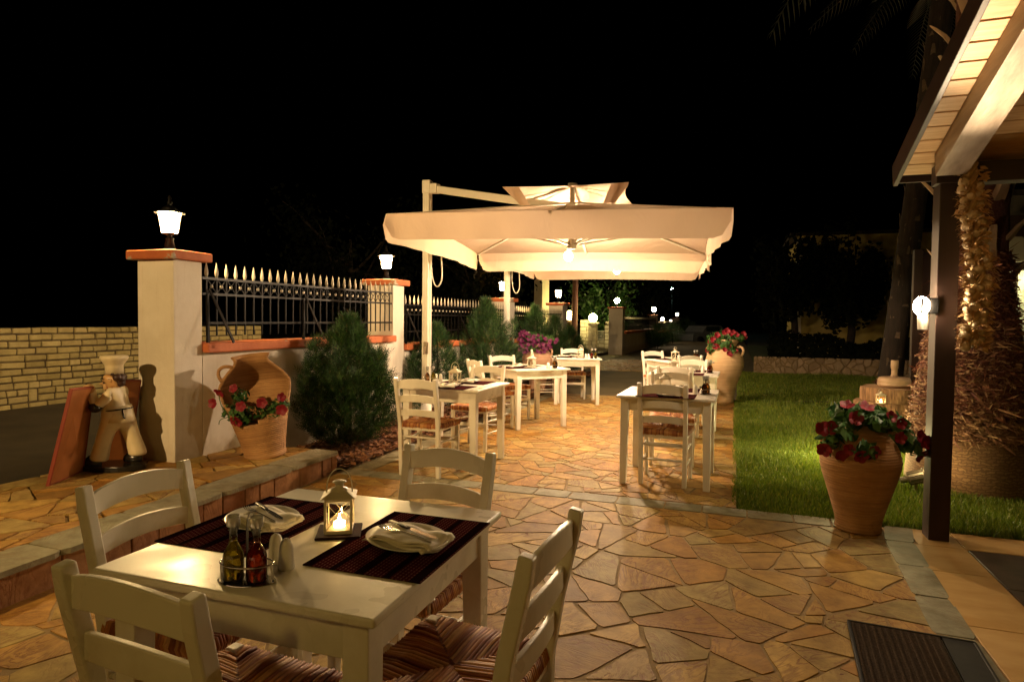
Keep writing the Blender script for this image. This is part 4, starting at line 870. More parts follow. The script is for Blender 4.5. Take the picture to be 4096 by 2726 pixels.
def petunia(label, loc, seed, blobs, nleaf, flowers, petal, stems=(), r=.036, lo=.022, hi=.042):
    rg = random.Random(seed); p = thing('petunia_plant', label, 'flowers', loc, 0, 'flowering plants in the jars'); pts = []
    for i in range(nleaf):
        c, rx, rz_ = rg.choices(blobs, [b[1]**2 for b in blobs])[0]; d = Vector((rg.gauss(0, 1), rg.gauss(0, 1), rg.gauss(0, 1))).normalized(); k = rg.random()**.4
        pts.append((Vector(c)+Vector((d.x*rx*k, d.y*rx*k, d.z*rz_*k)), d))
    leaf_mesh('foliage', 'leaf', p, pts, rg, lo, hi)
    if stems:
        mb = MB()
        for s in stems: mb.tube(s, .0035, 5)
        mb.build('stems', 'leaf', p, True)
    for (x, y, z, dx, dy, dz) in flowers:
        key = (petal, rg.randrange(3))
        if key not in FLW: o = flower_mb(rg, .036).build('flower', petal, p, True); FLW[key] = o
        else: o = FLW[key].copy(); C.objects.link(o); o.parent = p
        o.location = (x, y, z); o.rotation_euler = Vector((dx, dy, dz)).to_track_quat('Z', 'Y').to_euler(); q = r/.036*rg.uniform(.85, 1.2); o.scale = (q, q, q)
    return p
cr_, cu_ = Vector((math.cos(TH), math.sin(TH), 0)), Vector((math.sin(TH), -math.cos(TH), 0))    # camera-right and towards-camera directions on the ground
def Q(a, b, c): v = cr_*a+cu_*b; return (v.x, v.y, c)
def FQ(a, b, c, da=0, db=1, dc=.3): v = cr_*a+cu_*b; w_ = cr_*da+cu_*db; return (v.x, v.y, c, w_.x, w_.y, dc)
petunia('red petunias spilling over the front clay jar beside the post', (.80, 4.72, -.035), 5,
  [(Q(-.02, .0, .82), .20, .07), (Q(.10, .02, .78), .17, .09), (Q(.24, .06, .68), .12, .10), (Q(-.17, .08, .72), .11, .08), (Q(-.24, .08, .64), .08, .08), (Q(.0, .16, .80), .10, .05), (Q(.30, .08, .62), .08, .07), (Q(-.08, .2, .62), .08, .05)], 620,
  [FQ(-.15, .10, .895, -.2, .5, .9), FQ(-.02, .10, .885, .1, .6, .9), FQ(-.30, .10, .735, -.5, .9, .1), FQ(-.26, .12, .745, -.2, 1, .2), FQ(-.30, .12, .60, -.6, .8, -.2), FQ(-.12, .16, .815, -.2, 1, .3), FQ(.10, .17, .83, .1, 1, .4), FQ(.16, .18, .785, .1, 1, .1), FQ(.12, .24, .705, 0, 1, .1), FQ(.30, .16, .70, .4, 1, .2), FQ(.33, .17, .665, .3, 1, 0), FQ(.36, .15, .62, .6, .8, -.1), FQ(-.21, .17, .575, -.2, .9, -.4), FQ(-.06, .27, .62, 0, 1, -.1), FQ(-.13, .25, .585, -.1, 1, -.3), FQ(.33, .12, .565, .4, .8, -.5), FQ(-.18, .2, .62, -.3, .9, 0)], 'red_petal', r=.044)
petunia('red petunias in the tall jar at the end of the path', (-.165, 11.37, 0), 6,
  [(Q(0, 0, 1.14), .24, .09), (Q(-.2, .08, 1.06), .15, .13), (Q(.16, .05, 1.12), .15, .08), (Q(-.05, .2, 1.0), .12, .10), (Q(.05, .24, .92), .08, .08), (Q(-.30, .1, .92), .07, .10)], 900,
  [FQ(-.2, .2, 1.16), FQ(-.26, .18, 1.09), FQ(-.3, .15, 1.04), FQ(-.08, .2, 1.20), FQ(.02, .2, 1.19), FQ(.07, .2, 1.21), FQ(.13, .2, 1.17), FQ(.27, .12, 1.18), FQ(.3, .1, 1.13), FQ(-.02, .28, 1.0), FQ(-.22, .18, .97), FQ(-.16, .2, .99), FQ(.09, .28, .91), FQ(-.10, .3, .92), FQ(-.04, .32, .86), FQ(-.01, .32, .84), FQ(-.34, .14, .90), FQ(-.03, .2, 1.23)], 'red_petal', r=.046)
petunia('purple petunias in the pink jar beside the wall', (-3.62, 11.75, .03), 7,
  [(Q(-.10, .05, 1.0), .26, .13), (Q(-.22, .1, .88), .16, .14), (Q(.05, .1, .98), .2, .1), (Q(.22, .08, .98), .1, .08), (Q(-.1, .2, .82), .16, .1)], 800,
  [FQ(-.36+.052*(i % 12)+.02*math.sin(i*7), .27+.06*math.sin(i*3.1), .78+.075*(i//12)+.05*math.sin(i*5.3), .4*math.sin(i), 1, .3) for i in range(54)]+[FQ(.36, .1, .97), FQ(.33, .1, .93)], 'purple_petal', r=.04)
petunia('dark red petunias growing out of the broken jar', (-3.80, 4.40, PZ), 8,
  [(Q(-.12, .15, .38), .15, .08), (Q(.10, .14, .42), .13, .07), (Q(-.22, .16, .40), .09, .10), (Q(-.18, .1, .52), .09, .08), (Q(.17, .14, .46), .08, .07), (Q(-.1, .22, .34), .08, .05)], 420,
  [FQ(-.355, .22, .475, -.3, 1, .1), FQ(-.31, .2, .56, -.2, .6, -.5), FQ(.225, .24, .43, .1, 1, -.1), FQ(-.10, .27, .46, .1, 1, .2), FQ(-.15, .27, .34, 0, 1, -.3), FQ(-.12, .28, .325, .1, 1, -.5), FQ(.07, .26, .49, .2, 1, .1), FQ(.21, .2, .53, .5, .7, .2), FQ(-.19, .2, .60, -.1, .8, .3)], 'red_petal',
  [bez([Q(-.2, .18, .36), Q(-.26, .24, .40), Q(-.30, .2, .46), Q(-.31, .2, .55)], 8), bez([Q(-.2, .18, .36), Q(-.28, .24, .36), Q(-.3, .22, .34), Q(-.30, .22, .30)], 8)], r=.043, lo=.015, hi=.028)

def conifer(label, loc, h, r, n, seed, zb=.12, wide=.30, pw=.9, loose=1, leafL=.03, group='conifers along the boundary wall'):
    rg = random.Random(seed); rs = np.random.RandomState(seed); p = thing('conifer_shrub', label, 'shrub', loc, 0, group)
    MB().tube([(0, 0, -.05), (.01, 0, h*.4), (0, .01, h*.85)], [.035, .025, .006], 7).build('trunk', 'bark', p, True)
    # side leaders give an uneven outline
    tips = [(0, 0, h, r)]+[(rg.uniform(-.75, .75)*r, rg.uniform(-.75, .75)*r, h*rg.uniform(.55, .84), r*rg.uniform(.35, .55)) for _ in range(int(7*loose))]
    V = []
    for i in range(n):
        tx, ty, th, tr = tips[0] if rg.random() < .55 else rg.choice(tips); u = rg.random()**.8; z = zb+(th-zb)*u
        pr = (u/wide)**.5*.75+.25 if u < wide else ((1-u)/(1-wide))**pw; a = rg.uniform(0, 2*PI); k = rg.random()**.35; q = tr*max(pr, .05)*k*(1+.25*math.sin(3*a+seed)*math.sin(7*u+seed))
        base = np.array([tx*(.3+.7*u)+q*math.cos(a), ty*(.3+.7*u)+q*math.sin(a), z]); d = np.array([math.cos(a)*(1.0-.5*u), math.sin(a)*(1.0-.5*u), .55+.7*u])+rs.normal(0, .28, 3); d /= np.linalg.norm(d)
        sd = np.cross(d, rs.normal(0, 1, 3)); sd /= np.linalg.norm(sd)+1e-9; L = leafL*rg.uniform(.8, 1.6)*2.2
        for s in range(5):                             # flat feathery spray of scale leaves
            f = .15+.2*s; w_ = L*.42*(1-.5*f)
            for sg in ((-1, 1) if s < 4 else (0,)):
                b0 = base+d*L*f; tip = b0+d*L*.34+sd*sg*w_; wd = np.cross(tip-b0, sd if sg == 0 else d); wd = sd*.0035 if sg == 0 else d*.0045
                V.append((b0-wd, b0+wd*1.2, tip))
    V = np.array(V).reshape(-1, 3); o = np_mesh('foliage', V, np.arange(len(V)).reshape(-1, 3), 'conifer', p); return p
conifer('large dark conifer between the broken jar and the first mast', (-3.83, 5.68, .02), 1.30, .60, 6600, 3, zb=.06, wide=.30, pw=.95, leafL=.042, loose=1.6)
conifer('small conifer behind the table by the first mast', (-3.92, 7.95, .03), 1.22, .52, 2600, 4, leafL=.036, wide=.25)
conifer('tall green conifer behind the second umbrella mast', (-3.95, 9.85, .03), 1.60, .66, 4200, 5, wide=.3, leafL=.042)
conifer('loose conifer behind the purple flower jar', (-4.0, 12.75, .03), 1.55, .62, 2200, 6, wide=.3, leafL=.05)
conifer('thin dark conifer right of the purple flower jar', (-3.9, 14.0, .03), 1.35, .5, 1500, 12, wide=.3, leafL=.05)
conifer('dark rounded conifer at the end of the near bed', (-3.85, 15.1, .03), 1.10, .5, 1800, 7, wide=.4, leafL=.05)
conifer('dark low conifer against the far wall, nearest the tall pillar', (-3.7, 32.5, -.1), 1.15, .62, 1000, 8, wide=.45, leafL=.09)
conifer('dark low conifer in the middle of the far wall', (-3.7, 40.5, -.1), 1.2, .75, 900, 9, wide=.45, leafL=.1)
conifer('farthest dark conifer along the far wall', (-3.7, 50, -.1), 1.5, .9, 900, 10, wide=.45, leafL=.12)

def tree(label, loc, h, r, n, seed, leafs=(.05, .10), mat='tree_leaf', trunk=.14, group='dark trees beyond the wall', zmin=.35):
    rg = random.Random(seed); p = thing('garden_tree', label, 'tree', loc, 0, group); mb = MB(); pts = []
    mb.tube([(0, 0, -.1), (.1, .05, h*.25), (.05, .1, h*.5), (.1, 0, h*.75)], [trunk, trunk*.8, trunk*.6, trunk*.25], 8)
    for i in range(14):
        a = rg.uniform(0, 2*PI); z0 = h*rg.uniform(.3, .65); e = Vector((math.cos(a)*r*rg.uniform(.5, .95), math.sin(a)*r*rg.uniform(.5, .95), h*rg.uniform(max(zmin, .45), .95)))
        mb.tube(bez([(0, 0, z0), (e.x*.3, e.y*.3, z0+.2), (e.x*.7, e.y*.7, e.z-.2), e], 6), [trunk*.35*(1-k/7) for k in range(7)], 5)
        for k in range(n//14):
            c = e*rg.uniform(.55, 1.05); d = Vector((rg.gauss(0, 1), rg.gauss(0, 1), rg.gauss(0, .8))); pts.append((c+d*r*.16, d.normalized()))
    mb.build('trunk', 'bark', p, True); leaf_mesh('crown', mat, p, pts, rg, *leafs); return p
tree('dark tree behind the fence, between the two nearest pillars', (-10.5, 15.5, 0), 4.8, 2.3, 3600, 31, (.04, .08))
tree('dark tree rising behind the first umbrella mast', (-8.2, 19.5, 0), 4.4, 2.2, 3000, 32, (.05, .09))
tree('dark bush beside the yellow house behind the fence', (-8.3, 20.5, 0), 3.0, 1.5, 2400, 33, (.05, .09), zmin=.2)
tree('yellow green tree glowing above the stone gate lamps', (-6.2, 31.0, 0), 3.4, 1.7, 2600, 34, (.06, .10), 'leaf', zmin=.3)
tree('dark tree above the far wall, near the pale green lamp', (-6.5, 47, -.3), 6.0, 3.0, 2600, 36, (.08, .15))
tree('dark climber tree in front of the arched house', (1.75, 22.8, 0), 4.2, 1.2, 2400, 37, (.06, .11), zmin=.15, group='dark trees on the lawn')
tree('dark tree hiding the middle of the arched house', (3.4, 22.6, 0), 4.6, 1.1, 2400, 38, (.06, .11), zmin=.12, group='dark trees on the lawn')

# ================================================================== CHEF STATUE AND SIGN BOARDS
CO_ = Matrix.Translation((-4.52, 3.575, PZ)) @ Matrix.Rotation(TH, 4, 'Z')     # local x runs along the picture, y away from it
chef = thing('chef_statue', 'small painted statue of a chef in white hat pushing a board', 'statue', CO_.translation, TH)
mb = MB(); mb.loft([[(.0-.02+.245*math.cos(a), .135*math.sin(a), z) for a in [2*PI*i/28 for i in range(28)]] for z in (0, .035, .042)]); mb.build('base', 'statue_black', chef, bevel=.004)
J, E_, Rd = [], [], []
def jn(p, r, par=None):
    J.append(p); Rd.append(r)
    if par is not None: E_.append((par, len(J)-1))
    return len(J)-1
pel = jn((.025, 0, .40), .078); sp = jn((.010, 0, .49), .084, pel); chs = jn((.012, 0, .575), .084, sp); nk = jn((.0, 0, .637), .036, chs); hd = jn((-.020, 0, .690), .070, nk); cr = jn((-.008, 0, .74), .064, hd)
nose = jn((-.078, 0, .694), .016, hd); nt = jn((-.101, 0, .684), .009, nose); chin = jn((-.062, 0, .652), .026, hd)
for s in (-1, 1): e1 = jn((-.004, s*.052, .69), .014, hd); jn((.004, s*.066, .695), .012, e1)
for s in (-1, 1):
    sh = jn((.020, s*.090, .60), .044, chs); el = jn((-.070, s*.118, .495), .042, sh); wr = jn((-.112, s*.105, .575), .034, el); ha = jn((-.128, s*.095, .632), .030, wr)
    for q in range(4): k1 = jn((-.146, s*.095+(q-1.5)*.013, .662), .0095, ha); jn((-.170, s*.095+(q-1.5)*.013, .648-.003*(q % 2)), .008, k1)
    th = jn((-.128, s*.095-s*.030, .655), .009, ha)
for s, hp, kn, an in ((-1, (-.02, -.045, .365), (-.062, -.05, .235), (-.098, -.05, .10)), (1, (.062, .045, .365), (.095, .05, .25), (.140, .05, .125))):
    a = jn(hp, .072, pel); b_ = jn(kn, .060, a); c_ = jn(an, .070, b_); jn((an[0]-.004, an[1], an[2]-.03), .070, c_)
me = bpy.data.meshes.new('body'); me.from_pydata(J, E_, []); o = bpy.data.objects.new('body', me); C.objects.link(o)
sk = o.modifiers.new('skin', 'SKIN')
for i, v in enumerate(me.skin_vertices[0].data): v.radius = (Rd[i], Rd[i]); v.use_root = (i == 0)
sb = o.modifiers.new('sub', 'SUBSURF'); sb.levels = sb.render_levels = 2
dg = bpy.context.evaluated_depsgraph_get(); bm_ = bpy.data.meshes.new_from_object(o.evaluated_get(dg)); bpy.data.objects.remove(o)
for q in ('statue_white', 'statue_skin'): bm_.materials.append(M[q])
for f in bm_.polygons:
    c = f.center; f.use_smooth = True
    f.material_index = 1 if (c.z > .640 and c.x > -.10) or (c.x < -.095 and c.z > .605) else 0
body = bpy.data.objects.new('body', bm_); C.objects.link(body); body.parent = chef
MB().lathe([(.001, .742), (.064, .742), (.062, .80), (.066, .815), (.088, .845), (.098, .865), (.094, .88), (.06, .888), (.001, .882)], 26, (-.008, 0, 0), wob=.05).build('chef_hat', 'statue_white', chef, True)
mb = MB()
for (x, y, z, r) in ((.034, 0, .705, .046), (.040, 0, .675, .036), (.036, .034, .715, .032), (.036, -.034, .715, .032), (.012, -.052, .742, .016), (.012, .052, .742, .016)): mb.ball((x, y, z), r, 12)
mb.build('hair', 'hair', chef, True)
mb = MB()
for s in (-1, 1): mb.tube([(-.080+.004*math.cos(a)-.002, s*.024+.015*math.cos(a), .702+.014*math.sin(a)) for a in [2*PI*i/14 for i in range(15)]], .0022, 5); mb.tube([(-.076, s*.038, .704), (-.005, s*.064, .706)], .002, 5)
mb.tube([(-.084, -.012, .704), (-.084, .012, .704)], .002, 5); mb.build('glasses', 'statue_black', chef, True)
mb = MB()
for s in (-1, 1): mb.ball((-.078, s*.022, .702), .007, 8)
mb.build('eyes', 'statue_black', chef, True)
mb = MB().ball((-.090, 0, .668), .007, 8).tube([(-.080, -.018, .667), (-.094, 0, .672), (-.080, .018, .667)], .0045, 6); mb.build('moustache', 'hair', chef, True)
for s in (-1, 1): MB().ball((-.076, s*.120, .497), .047, 14, .9).build('sleeve_cuff', 'statue_black', chef, True)
def ell(z, rx, ry, cx): return [(cx+rx*math.cos(a), ry*math.sin(a), z) for a in [2*PI*i/26 for i in range(26)]]
MB().loft([ell(.375, .118, .108, .028), ell(.43, .105, .098, .026), ell(.50, .098, .094, .014)]).build('jacket_skirt', 'statue_white', chef, True)
MB().tube([(x, y, .468-.04*(x-.02)/.1*-.3) for x, y, z in ell(0, .103, .098, .018)+ell(0, .103, .098, .018)[:1]], .006, 6).build('apron_string', 'statue_black', chef, True)
MB().tube(bez([(.09, -.06, .48), (.10, -.075, .45), (.105, -.078, .43), (.115, -.07, .405)], 6), .006, 6).build('string_bow', 'statue_black', chef, True)
for (x, y, z, r) in ((-.135, -.05, .064, .05), (.120, .05, .082, .05)): MB().loft([[(x+1.5*r*math.cos(a)*q-.02, y+.85*r*math.sin(a)*q, z+dz) for a in [2*PI*i/20 for i in range(20)]] for q, dz in ((.9, -.03), (1, -.015), (.92, .012), (.55, .035), (.3, .05))]).build('shoe', 'statue_black', chef, True)
def board(label, bl, br, tl, tr, th=.022):
    b = thing('sign_board', label, 'board', bl, 0, 'wooden boards around the chef'); bl, br, tl, tr = map(Vector, (bl, br, tl, tr)); ex = br-bl; ez = tl-bl; ny = ex.cross(ez).normalized(); P = lambda u, v, w: bl.lerp(br, u).lerp(tl.lerp(tr, u), v)-bl+ny*w
    MB().loft([[P(u, v, w) for u, v in ((.03, .02), (.97, .02), (.97, .98), (.03, .98))] for w in (-th*.4, th*.4)]).build('panel', 'orange_board', b)
    for (u0, v0, u1, v1) in ((0, 0, .03, 1), (.97, 0, 1, 1), (.03, 0, .97, .02), (.03, .98, .97, 1)): MB().loft([[P(u, v, w) for u, v in ((u0, v0), (u1, v0), (u1, v1), (u0, v1))] for w in (-th*.55, th*.55)]).build('frame', 'red_edge', b, bevel=.002, seg=1)
    return b
board('orange wooden board leaning under the hands of the chef statue', (-4.489, 3.03, PZ), (-4.69, 3.429, PZ), (-4.344, 3.103, .872), (-4.615, 3.467, .840))
board('dark red board leaning behind the chef statue by the pillar', (-4.80, 3.62, PZ), (-4.73, 3.86, PZ), (-4.63, 3.60, .872), (-4.575, 3.845, .860))

# ---- stone walls
def ashlar(label, x, y0, y1, z0, z1, ch, seed, mat, group, axis='y', depth=.3, wl=(.13, .34), name='stone_wall'):
    p = thing(name, label, 'wall', (x if axis == 'y' else y0, y0 if axis == 'y' else x, 0), 0, group); rg = random.Random(seed); L = y1-y0; rows = int(round((z1-z0)/ch)); occ = []
    mb = MB(); core = MB()
    def put(m_, a, b, za, zb, d0):
        g = .009; j = [rg.uniform(-.006, .006) for _ in range(8)]
        if axis == 'y': q = lambda u, z, w: (w, u, z)
        else: q = lambda u, z, w: (u, -w, z)
        f = rg.uniform(-.006, .012)
        sec = lambda w, s: [q(a+g+s+j[0], za+g+s+j[1], w), q(b-g-s+j[2], za+g+s+j[3], w), q(b-g-s+j[4], zb-g-s+j[5], w), q(a+g+s+j[6], zb-g-s+j[7], w)]
        m_.loft([sec(-.05, 0), sec(f-.012, 0), sec(f, .010)])
    r = 0
    for r in range(rows):
        za = z0+r*ch; u = 0
        while u < L-.01:
            bl = [o for o in occ if o[2] == r and o[0] <= u+.001 < o[1]-.001]
            if bl: u = bl[0][1]; continue
            l = rg.uniform(*wl); nx = [o[0] for o in occ if o[2] == r and o[0] > u+.001]; lim = min(nx+[L]); l = min(l, lim-u); l = lim-u if lim-u-l < wl[0]*.6 else l
            tall = rg.random() < .07 and r < rows-1 and l < wl[1]*.8
            if tall: l = min(l, wl[0]*1.0); occ.append((u, u+l, r+1))
            put(mb, u, u+l, za, za+ch*(2 if tall else 1), 0); u += l
    if axis == 'y': core.box((-depth/2-.02, L/2, (z0+z1)/2-.02), (depth, L, z1-z0-.01))
    else: core.box((L/2, depth/2+.02, (z0+z1)/2-.02), (L, depth, z1-z0-.01))
    core.build('mortar', 'dark_mortar', p); mb.build('stones', mat, p, bevel=.006, seg=1); return p
ashlar('long wall of squared stones across the road behind the chef', -9.25, 3.2, 10.6, .06, 1.215, .095, 3, 'wall_block', 'stone walls')
rub = thing('rubble_wall', 'low dim rubble wall between the far lawn and the hedge', 'wall', (.6, 18.6, 0)); rg = random.Random(6)
mb = MB(); pts = [(rg.uniform(-.3, 5.3), rg.uniform(-.1, .55)) for _ in range(150)]
for i, (px, pz_) in enumerate(pts):
    poly = [(-.1, -.03), (5, -.03), (5, .44), (-.1, .44)]
    for d2, k in sorted(((q[0]-px)**2+((q[1]-pz_)*1.0)**2, k) for k, q in enumerate(pts) if k != i)[:14]:
        L = math.sqrt(d2)+1e-6; ux, uy = (pts[k][0]-px)/L, (pts[k][1]-pz_)/L; poly = clip_poly(poly, ux, uy, ux*px+uy*pz_+L/2-.012)
        if len(poly) < 3: break
    if len(poly) < 3: continue
    poly = chaikin(poly); cx = sum(a for a, _ in poly)/len(poly); cz = sum(b for _, b in poly)/len(poly); f = rg.uniform(.0, .02)
    mb.loft([[(cx+(a-cx)*s, w_-f, cz+(b-cz)*s) for a, b in poly] for s, w_ in ((1, .05), (1, 0), (.9, -.02))])
mb.build('stones', 'rubble', rub); MB().box((2.45, .2, .19), (5.1, .36, .44)).build('mortar', 'mortar', rub)
hd_ = thing('garden_hedge', 'dark clipped hedge above the rubble wall', 'hedge', (.9, 19.3, 0)); rg = random.Random(3); pts = []
for i in range(3400):
    x = rg.uniform(0, 4.6); a = rg.uniform(0, PI); zt = .98+.12*math.sin(x*2)+.06*math.sin(x*5); pts.append(((x, -.45*math.cos(a)*rg.uniform(.85, 1.05), .35+(zt-.35)*math.sin(a)*rg.uniform(.85, 1.05)), (0, -math.cos(a), math.sin(a))))
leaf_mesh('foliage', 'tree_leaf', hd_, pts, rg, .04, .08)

# ================================================================== TERRACE ROOF, POST AND WHAT HANGS ON IT
ter = thing('terrace_roof', 'timber terrace roof with pine soffit, dark eave beam and post', 'roof', (1.245, 4.72, 0))
T0 = Vector((1.245, 4.72, 0)); SL = .297
def rz_(y): return 2.384+SL*(4.80-y)
mb = MB(); y = 4.86; rg = random.Random(2); pitch = .1375; nrm = Vector((0, SL, 1)).normalized()
while y > -1.2:
    y2 = y-pitch; a = Vector((1.012, y, rz_(y)))-T0; b = Vector((1.012, y2+.0, rz_(y2)))-T0; g = (b-a).normalized()*.0035; x = 0
    for xe in ((1.2+rg.uniform(0, 1.5)), 6.0):
        ex0, ex1 = Vector((x, 0, 0)), Vector((xe-.003, 0, 0)); q = [a+g+ex0, a+g+ex1, b-g+ex1, b-g+ex0]
        if x == 0 or True: mb.loft([[v+nrm*.018 for v in q], [v+nrm*.004 for v in q], [v+g*(1 if i < 2 else -1)*1.2 for i, v in enumerate(q)]])
        x = xe
    y = y2
mb.build('soffit', 'pine_board', ter)
ang = math.atan(SL)
def sloped(name, x, w_, h, mat, y0, y1, dz):
    a = Vector((x, y0, rz_(y0)))-T0+nrm*dz; b = Vector((x, y1, rz_(y1)))-T0+nrm*dz; return MB().bar(a, b, w_, h, (0, 0, 1)).build(name, mat, ter, bevel=.004)
sloped('roof_deck', 4.03, 6.06, .05, 'dark_wood', 4.90, -1.2, .05)
sloped('bargeboard', .994, .030, .15, 'dark_wood', 4.92, -1.2, .035)
MB().box((2.75, .19, 2.40), (6.03, .025, .14)).build('fascia', 'dark_wood', ter, bevel=.003)
for x in (1.225, 3.0, 4.8): sloped('rafter', x, .165, .145, 'old_wood' if x < 2 else 'dark_wood', 4.62, -1.0, -.074)
MB().box((2.72, -.02, 2.325), (5.6, .125, .125)).build('eave_beam', 'dark_wood', ter, bevel=.005)
MB().box((0, 0, 1.13), (.115, .15, 2.27)).build('post', 'dark_wood', ter, bevel=.005)
fl = thing('floodlight', 'blazing floodlight on a bracket on the dark terrace post', 'floodlight', (1.187, 4.70, 1.47))
MB().box((-.035, -.03, .03), (.10, .08, .10)).build('housing', 'black_metal', fl, bevel=.008)
ls = MB().lathe([(.001, -.002), (.058, 0), (.058, .008), (.050, .012), (.001, .012)], 20).build('lens', 'flood', fl)
ls.data.transform(Matrix.Translation((-.075, -.045, .03)) @ Euler((R(88), 0, R(-55))).to_matrix().to_4x4())
MB().tube([(0, -.01, .0), (-.03, -.02, -.02), (-.03, -.02, .0)], .008, 6).build('bracket', 'black_metal', fl)
MB().lathe([(.030, -.10), (.034, -.02), (.034, .0), (.001, .0)], 14, (-.06, -.02, -.02)).build('shade', 'white_metal', fl, True)
# garlic braid
gb = thing('garlic_braid', 'long braid of dried garlic bulbs hanging from the eave beam', 'garlic braid', (1.345, 4.60, 2.37)); rg = random.Random(14)
def gx(z): return -.01+.06*(1-math.exp(z*1.5))+.015*math.sin(z*7)
mb = MB()
for s in range(3): mb.tube([(gx(-t*.02)+.022*math.sin(t*.55+s*2.09), .0+.018*math.cos(t*.55+s*2.09), -t*.02) for t in range(56)], [.017*(1 if t < 48 else .8) for t in range(56)], 6)
for i in range(330):
    z = -rg.uniform(.02, 1.13); a = rg.uniform(-PI, 0) if rg.random() < .8 else rg.uniform(0, PI); d = Vector((math.cos(a), math.sin(a)*.8, rg.uniform(-.9, .5))).normalized(); kk = rg.uniform(.5, 2.0); p = Vector((gx(z)+.034*kk*math.cos(a), .030*kk*math.sin(a), z)); L = rg.uniform(.025, .065); s_ = d.orthogonal().normalized()*rg.uniform(.006, .016)
    mb.add([p-s_, p+s_, p+d*L*.6+s_*.8+Vector((0, 0, .008)), p+d*L, p+d*L*.6-s_*.8], [(0, 1, 2, 3, 4)])
for i in range(420):
    z = -rg.uniform(.18, 1.12); a = rg.choice((rg.uniform(PI*.85, PI*1.25), rg.uniform(-.4, .5))); p = Vector((gx(z)+.065*math.cos(a), -.03+.02*math.sin(a), z)); d = Vector((math.cos(a), rg.uniform(-.8, .3), rg.uniform(-1, .6))); q = p+d*rg.uniform(.012, .045); mb.tube([p, p.lerp(q, .5)+Vector((0, 0, .006)), q], .0011, 3, False)
mb.build('braid', 'garlic_skin', gb)
PG = [(.001, -.026), (.012, -.027), (.026, -.020), (.033, -.004), (.030, .010), (.018, .024), (.009, .036), (.006, .052)]
gm = MB(); n = 16
for r_, z in PG:
    for k in range(n): a = 2*PI*k/n; q = r_*(1+.07*math.cos(6*a)); gm.v.append((q*math.cos(a), q*math.sin(a), z))
for i in range(len(PG)-1):
    for k in range(n): gm.f.append((i*n+k, i*n+(k+1) % n, (i+1)*n+(k+1) % n, (i+1)*n+k))
g0 = None
for i in range(46):
    z = -.12-i*.0222; side = (-1, 1, -1, 1, 0)[i % 5]; a = {-1: PI*1.12, 1: -.12, 0: -PI/2}[side]+rg.uniform(-.35, .35); rr = .047 if side else .03
    if g0 is None: g0 = gm.build('garlic_bulb', 'garlic', gb, True); o = g0
    else: o = g0.copy(); C.objects.link(o); o.parent = gb
    o.location = (gx(z)+rr*math.cos(a), rr*math.sin(a)*.9, z); d = Vector((-math.cos(a), -math.sin(a), .5+rg.uniform(-.3, .5))); o.rotation_euler = d.to_track_quat('Z', 'Y').to_euler(); q = rg.uniform(.68, 1.02); o.scale = (q, q, q*.95)

